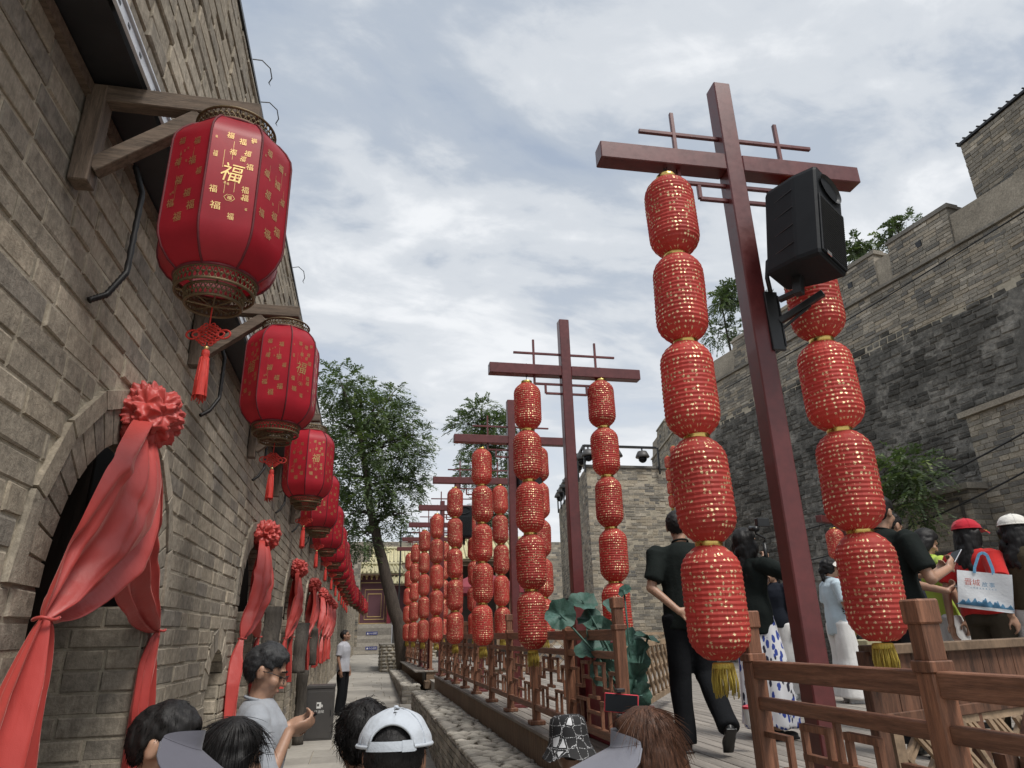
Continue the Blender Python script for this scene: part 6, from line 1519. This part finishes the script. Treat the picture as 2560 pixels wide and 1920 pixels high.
g15, W15, _ = person('man with short hair in a slate T-shirt and green lanyard, head bowed to his phone', (4.64, 5.40, 1.0), rt(-92), 1.80, 'slate_tee', 'dark_jeans', hair='crop', hairmat_='hair_short', girth=1.10, head=(rt(10), rt(-22), 0),
    arms={1: ('px', 2368, 1478, 5.0, (-.1, .85, .35), (-.6, 0, .7), 1.0, (.15, .1, -1))})
phone('dark phone in the hand of the man with the green lanyard', atY(2402, 1455, 4.97), W15((1, .1, 0))-W15((0, 0, 0)), W15((-.05, .85, .45))-W15((0, 0, 0)), back='silver')
ln_ = MB(); ln_.tube([(.066*math.cos(a), -.012+.07*math.sin(a), 1.466+.02*(-math.sin(a))) for a in [2*PI*i/20 for i in range(21)]], .007, 5, caps=False); part('lanyard', ln_, M['lanyard'], g15, smooth=True)
person('person with a mass of black hair and a lime green top beside the red cap', (5.16, 5.60, 1.0), rt(-96), 1.68, 'lime_top', 'white_trousers', hair='long', female=True, style='wide', head=(rt(-10), rt(-30), 0), girth=1.05)
r17, W17, _ = person('woman in a red cap and red T-shirt carrying a white tote bag', (4.97, 4.92, 1.0), rt(-84), 1.67, 'red_tee', 'olive_trousers', hair='long', female=True, style='slim', hatk='cap', hatm=(M['cap_red'], M['gold_thread']), girth=1.08, hem=.92,
    arms={1: ('px', 2535, 1560, 4.55, (.0, .5, -.9), (-1, 0, 0), .6, (.6, -.5, 0)), -1: ((-.25, -.10, 1.12), (-.24, -.14, .86), (0, 0, -1), (1, 0, 0), .5)})
w18, W18, _ = person('woman in a cream cap, sunglasses and olive top with long wavy hair', (5.13, 4.62, 1.0), rt(-92), 1.66, 'olive_tee', 'white_trousers', hair='longwave', female=True, glasses=True, skin='skin_tan', hatk='cap', hatm=(M['cap_cream'], None), style='wide', hem=.95,
    arms={1: ((.25, .10, 1.14), (.10, .30, 1.22), (-.3, .8, .4), (-.5, 0, .8), .9)})
# tote bag on the red-cap woman's shoulder
tb = thing('tote_bag', 'white printed tote bag with blue straps on the red-cap woman\'s shoulder', 'bag', atY(2462, 1478, 4.62)); tb.rotation_euler = (Matrix.Rotation(R_(-42), 3, 'Z') @ Matrix.Rotation(R_(10), 3, 'Y')).to_euler()
tb.scale = (.88, .88, .88)
m_ = MB(); nx, nz = 10, 8; w, h, d = .40, .32, .09
for s_ in (-1, 1):
    m_.grid(lambda u, v, s_=s_: Vector(((u-.5)*w, s_*(d/2*(1-.55*v)+.012*math.sin(u*5+v*3)), v*h-h*.5)), nx, nz)
m_.grid(lambda u, v: Vector(((u-.5)*w, (v-.5)*d, -h*.5)), nx, 3)
for s_ in (-1, 1): m_.grid(lambda u, v, s_=s_: Vector((s_*w*.5*(1+.0), (u-.5)*d*(1-.55*v), v*h-h*.5)), 3, nz)
part('bag', m_, M['whitecloth'], tb, smooth=True)
M['strapblue'] = cloth('strap_blue', (.17, .42, .66))
for s_ in (-1, 1):
    m_ = MB(); pts = [(-.07, s_*.018, h*.46), (-.065, s_*.02, h*.62), (-.03, s_*.022, h*.98), (.0, s_*.022, h*1.04), (.03, s_*.022, h*.98), (.065, s_*.02, h*.62), (.07, s_*.018, h*.46)]
    for a, b in zip(pts, pts[1:]): m_.bar(a, b, .022, .005, up=(0, 1, 0))
    part('strap', m_, M['strapblue'], tb)
for s_ in (-1, 1):
    fl = lambda x, z: Vector((x, s_*(d/2*(1-.55*(z/h+.5))+.016), z))
    k = MB(); M['tote_red'] = M.get('tote_red') or worn('tote_red_ink', (.55, .07, .04), .1, 5, .7, bstr=0); M['tote_blue'] = M.get('tote_blue') or worn('tote_blue_ink', (.10, .26, .42), .3, 20, .7, bstr=0)
    for q, ch_ in enumerate('晋城'): write(k, ch_, fl(s_*(.12-q*.058)*1, .065), (-s_, 0, 0), (0, 0, 1), .055)
    tag(part('red_lettering', k, M['tote_red'], tb), kind='stuff')
    k = MB()
    for q, ch_ in enumerate('故事'): write(k, ch_, fl(s_*(0-q*.052), .055), (-s_, 0, 0), (0, 0, 1), .042)
    rr = random.Random(12)
    for q in range(34):
        x = rr.uniform(-.18, .18); hh = rr.uniform(.008, .045)*(1+.8*math.cos(x*9)); wd_ = rr.uniform(.02, .05)
        k.add([fl(x-wd_, -.135), fl(x+wd_, -.135), fl(x+rr.uniform(-.01, .01), -.135+hh)], [(0, 1, 2)])
    for q in range(9): write(k, '山西晋城故事文化节'[q], fl(s_*(.10-q*.022), .018), (-s_, 0, 0), (0, 0, 1), .014)
    tag(part('blue_print', k, M['tote_blue'], tb), kind='stuff')

# ------------------------------------------------------------------ litter bin
bn = thing('litter_bin', 'square charcoal metal litter bin with a white emblem by the brick wall', 'bin', (-.70, 13.7, gz(13.7)))
m_ = MB(); m_.box((0, 0, .41), (.47, .42, .82)); part('body', m_, M['greybin'], bn, bevel=.006)
m_ = MB(); m_.box((0, 0, .845), (.49, .44, .05)); part('lid', m_, M['greybin'], bn, bevel=.006)
m_ = MB(); m_.box((0, -.212, .40), (.42, .006, .74)); part('door', m_, M['greybin'], bn, bevel=.002)
m_ = MB(); m_.box((.19, -.218, .42), (.016, .012, .09)); part('handle', m_, M['black'], bn)
k = MB(); u, v = (1, 0, 0), (0, 0, 1)
k.add([(-.055, -.2165, .50), (.02, -.2165, .50), (.02, -.2165, .60), (-.055, -.2165, .60)], [(0, 1, 2, 3)]); k.add([(.025, -.2165, .525), (.045, -.2165, .515), (.05, -.2165, .55), (.028, -.2165, .57)], [(0, 1, 2, 3)])
for q, ch_ in enumerate('砥洎城'): write(k, ch_, (-.06+q*.055, -.2165, .45), u, v, .048)
tag(part('emblem', k, M['white'], bn), kind='stuff')
m_ = MB(); m_.box((-.03, -.2172, .555), (.035, .001, .04)); part('emblem_cutout', m_, M['greybin'], bn)
# dark drain slot in the paving
dr_ = MB(); dr_.box((.22, 15.6, gz(15.6)+.004), (.42, .05, .006)); tag(place('drain_slot', dr_.mesh('drain_slot'), M['black']), 'narrow dark drain slot in the alley paving', 'drain')

# ------------------------------------------------------------------ pot of fabric lotus leaves by the entrance post
lt = thing('lotus_arrangement', 'artificial lotus leaves clustered round the entrance fence post', 'plant', (2.0, 5.15, 1.0))
rr = random.Random(21)
def lotus_leaf(c, r, nrm, seed):
    nrm = Vector(nrm).normalized(); a = nrm.orthogonal().normalized(); b = nrm.cross(a); m_ = MB(); n = 26
    vs_ = [Vector(c)-nrm*r*.22]
    for q in (.33, .66, 1.0):
        for j in range(n):
            th = 2*PI*j/n; rr_ = r*q*(1+.10*noise.noise(Vector((math.cos(th)*2+seed, math.sin(th)*2, 0)))+(.05*math.sin(9*th) if q == 1 else 0)); wz = (-.22+.30*q**1.4)*r+.34*r*q*noise.noise(Vector((math.cos(th)*1.3, math.sin(th)*1.3+seed, 4)))*1.6+.045*r*math.cos(11*th)*q-.25*r*q*q*abs(math.sin(th+seed))
            vs_.append(Vector(c)+a*rr_*math.cos(th)+b*rr_*math.sin(th)+nrm*wz)
    fs_ = [(0, 1+j, 1+(j+1) % n) for j in range(n)]+[(1+i*n+j, 1+(i+1)*n+j, 1+(i+1)*n+(j+1) % n, 1+i*n+(j+1) % n) for i in range(2) for j in range(n)]
    m_.add(vs_, fs_); return m_
LV = [(1400, 1535, .15, (-.3, -.8, .3)), (1455, 1500, .15, (-.2, -.5, .8)), (1475, 1545, .13, (-.2, -.6, .6)), (1500, 1580, .15, (.1, -.9, -.1)), (1470, 1620, .14, (-.3, -.5, .7)), (1530, 1520, .10, (.4, -.6, .5)), (1585, 1600, .12, (.3, -.8, .3)), (1600, 1640, .15, (.4, -.9, .0)), (1620, 1590, .12, (.3, -.3, .8)), (1590, 1700, .15, (.2, -.9, -.2)), (1510, 1680, .13, (-.3, -.8, .0)), (1535, 1640, .12, (0, -.9, .2)), (1560, 1475, .07, (-.5, -.4, .6)), (1605, 1740, .12, (.3, -.8, -.4))]
for i, (x, y, r, nn_) in enumerate(LV):
    c = atY(x, y, 5.0+.25*rr.random()+(.25 if x < 1540 else .1)); lm = part('leaf', lotus_leaf(c, r*.82, nn_, i*3.1), M['lotus'], lt, smooth=True, world=True)
    s_ = MB(); s_.tube([c, c.lerp(Vector((1.98, 5.2, 1.5)), .5)+Vector((0, 0, -.05)), (1.98, 5.2, 1.15)], .008, 6); part('stalk', s_, M['lotus'], lm, smooth=True, world=True)
pt = thing('planter_pot', 'dark red glazed pot holding the lotus leaves', 'pot', (1.98, 5.25, 1.0)); m_ = MB(); m_.lathe([(.10, 0), (.15, .1), (.17, .22), (.15, .30), (.16, .32), (.14, .32), (.13, .25)], 24, caps=True); part('body', m_, M['pole'], pt, smooth=True)
# red folding board panels behind the railing frets
rb = thing('red_board', 'dark red painted board standing behind the entrance railing', 'board', (1.95, 5.9, 1.0)); m_ = MB(); m_.box((0, 0, .36), (.03, 1.1, .72)); part('panel', m_, M['crimson'], rb, bevel=.01); m_ = MB(); m_.box((0.0, 0, .75), (.05, 1.14, .05)); part('top_rail', m_, M['crimson'], rb, bevel=.01)
for q in (-.45, .45): m_ = MB(); m_.box((.10, q, .2), (.18, .03, .03)); part('foot', m_, M['crimson'], rb)

# ------------------------------------------------------------------ lattice screens, plank counter on the deck
def lattice_screen(label, a, b, z0, z1, step=.13, double=True):
    a, b = Vector(a), Vector(b); ln = (b-a).length; d = (b-a)/ln; t = thing('lattice_screen', label, 'screen', (a.x, a.y, z0), group='diagonal lattice screens')
    nr = Vector((-d.y, d.x, 0)); h = z1-z0; P = lambda u, z, n=0: a+d*u+nr*n+Vector((0, 0, z0+z-a.z))
    for nm, u0, v0, u1, v1 in (('top_rail', 0, h, ln, h), ('bottom_rail', 0, .06, ln, .06)): m_ = MB(); m_.bar(P(u0, v0), P(u1, v1), .045, .055); part(nm, m_, M['lattice'], t, world=True)
    for u in (0, ln): m_ = MB(); m_.bar(P(u, -.0), P(u, h+.03), .05, .05, up=(1, 0, 0)); part('post', m_, M['lattice'], t, world=True)
    for sgn, n in ((1, .012), (-1, -.012)):
        u = -h
        while u < ln:
            pair = (0, .045) if double else (0,)
            for o in pair:
                u0, u1 = u+o, u+o+h; v0, v1 = 0.06, h
                if sgn < 0: p0, p1 = (u1, v0), (u0, v1)
                else: p0, p1 = (u0, v0), (u1, v1)
                def clip(p, q):
                    (x0, y0), (x1, y1) = p, q
                    if x0 < 0: y0 += (0-x0)*(y1-y0)/(x1-x0); x0 = 0
                    if x0 > ln: y0 += (ln-x0)*(y1-y0)/(x1-x0); x0 = ln
                    if x1 < 0: y1 += (0-x1)*(y1-y0)/(x1-x0); x1 = 0
                    if x1 > ln: y1 += (ln-x1)*(y1-y0)/(x1-x0); x1 = ln
                    return (x0, y0), (x1, y1)
                if max(p0[0], p1[0]) <= .02 or min(p0[0], p1[0]) >= ln-.02: continue
                p0, p1 = clip(p0, p1)
                if (Vector(p0)-Vector(p1)).length < .05: continue
                m_ = MB(); m_.bar(P(p0[0], p0[1], n), P(p1[0], p1[1], n), .018, .020, up=nr, c=rnd.random()); part('slat', m_, M['lattice'], t, world=True)
            u += step
    return t
lattice_screen('diagonal lattice screen standing beside the walking man in black', (2.55, 6.6, 1.0), (3.85, 8.7, 1.0), 1.12, 1.72, .30)
lattice_screen('first lattice screen along the far edge of the deck from the pavilion stall', (3.2, 15.8, 1.0), (5.2, 15.6, 1.0), 1.05, 1.78, .28)
lattice_screen('second lattice screen along the far edge of the deck from the pavilion stall', (5.3, 15.6, 1.0), (7.3, 15.3, 1.0), 1.05, 1.78, .28)
lattice_screen('lattice screen filling the space under the plank counter', (2.45, 3.10, 1.0), (4.5, 3.76, 1.0), 1.0, 1.40, .24)
ct = thing('plank_counter', 'waist-high counter of upright brown planks with a pale top rail', 'counter', (3.0, 3.2, 1.0))
A, Bq = Vector((2.36, 3.06, 0)), Vector((4.6, 3.78, 0)); dq = (Bq-A).normalized(); n = 15
for k in range(n):
    p = A.lerp(Bq, (k+.5)/n); m_ = MB(); m_.box(p+Vector((0, 0, 1.585)), ((Bq-A).length/n-.006, .025, .26), Matrix.Rotation(math.atan2(dq.y, dq.x), 3, 'Z'), c=rnd.random()); part('plank', m_, M['panelwood'], ct, world=True)
m_ = MB(); m_.bar(A+Vector((0, 0, 1.735)), Bq+Vector((0, 0, 1.735)), .10, .045); part('top_rail', m_, M['fascia'], ct, world=True, bevel=.004)
m_ = MB(); m_.bar(A+Vector((0, 0, 1.435)), Bq+Vector((0, 0, 1.435)), .05, .05); part('lower_rail', m_, M['panelwood'], ct, world=True, bevel=.004)
for k in range(4):
    p = A.lerp(Bq, k/3); m_ = MB(); m_.box(p+Vector((0, .02, 1.33)), (.06, .06, .80)); part('leg', m_, M['panelwood'], ct, world=True, bevel=.003)
# hoop-fronted timber stand in front of the counter
hs = thing('round_stand', 'dark wooden round opening stand with crossed slats behind the near railing', 'stand', (2.5, 2.35, .85))
for s_ in (-1, 1):
    m_ = MB(); m_.tube([(2.9+.36*math.cos(a)*1.0, 2.55+.05*math.cos(a), 1.25+.36*math.sin(a)) for a in [PI/2+s_*(PI*i/14) for i in range(15)]], .035, 6); part('hoop_half', m_, M['panelwood'], hs, world=True)
for k in range(5):
    for s_ in (-1, 1):
        m_ = MB(); x = 2.62+k*.13; m_.bar((x, 2.56+.01*s_, 1.25-.28), (x+s_*.30, 2.56+.01*s_, 1.25+.24), .016, .020, up=(0, 1, 0)); part('slat', m_, M['lattice'], hs, world=True)
for x in (2.5, 3.3): m_ = MB(); m_.box((x, 2.56, 1.1), (.06, .06, .52)); part('leg', m_, M['panelwood'], hs, world=True)
# low boxes, cup and rolling cart seen between people
cp = thing('plastic_cup', 'white plastic tub with a red lid hanging by the floral skirt', 'cup', (2.82, 5.05, 1.18)); m_ = MB(); m_.lathe([(.045, 0), (.055, .11)], 18, caps=True); part('tub', m_, M['white'], cp, smooth=False); m_ = MB(); m_.lathe([(.058, .11), (.058, .125), (.03, .135)], 18, caps=True); part('lid', m_, M['redplastic'], cp)
m_ = MB(); m_.tube([(0, 0, .13), (0, 0, .38)], .003, 5); part('cord', m_, M['wire'], cp)
tr = thing('rolling_cart', 'low wooden cart with castors and a yellow printed side behind the visor woman', 'cart', (6.9, 8.6, 1.0)); m_ = MB(); m_.box((0, 0, .20), (1.0, .6, .08)); part('tray', m_, M['lattice'], tr, bevel=.005); m_ = MB(); m_.box((0, 0, .45), (.9, .5, .42)); part('box', m_, M['ytile'], tr, bevel=.01)
for x in (-.42, .42):
    for y in (-.22, .22): m_ = MB(); m_.tube([(x-.02, y, .07), (x+.02, y, .07)], .06, 12); part('castor', m_, M['black'], tr, smooth=True)
# another cross pole with lanterns on the far side of the deck
fp = copytree(pp); fp.location = (7.9, 10.2, .1); fp.rotation_euler[2] = R_(25); tag(fp, 'maroon cross pole at the far edge of the deck below the city wall', 'pole', 'maroon cross poles along the deck')
for s_ in (-1, 1): lantern_string(f'short lantern string on the {"left" if s_ < 0 else "right"} arm of the pole below the city wall', (7.9+s_*.38, 10.2+s_*.18, 3.36), 3, 1.0, 'strings on the far pole')

bpy.data.scenes.remove(tmp)
for m_ in list(bpy.data.meshes):
    if m_.users == 0: bpy.data.meshes.remove(m_)
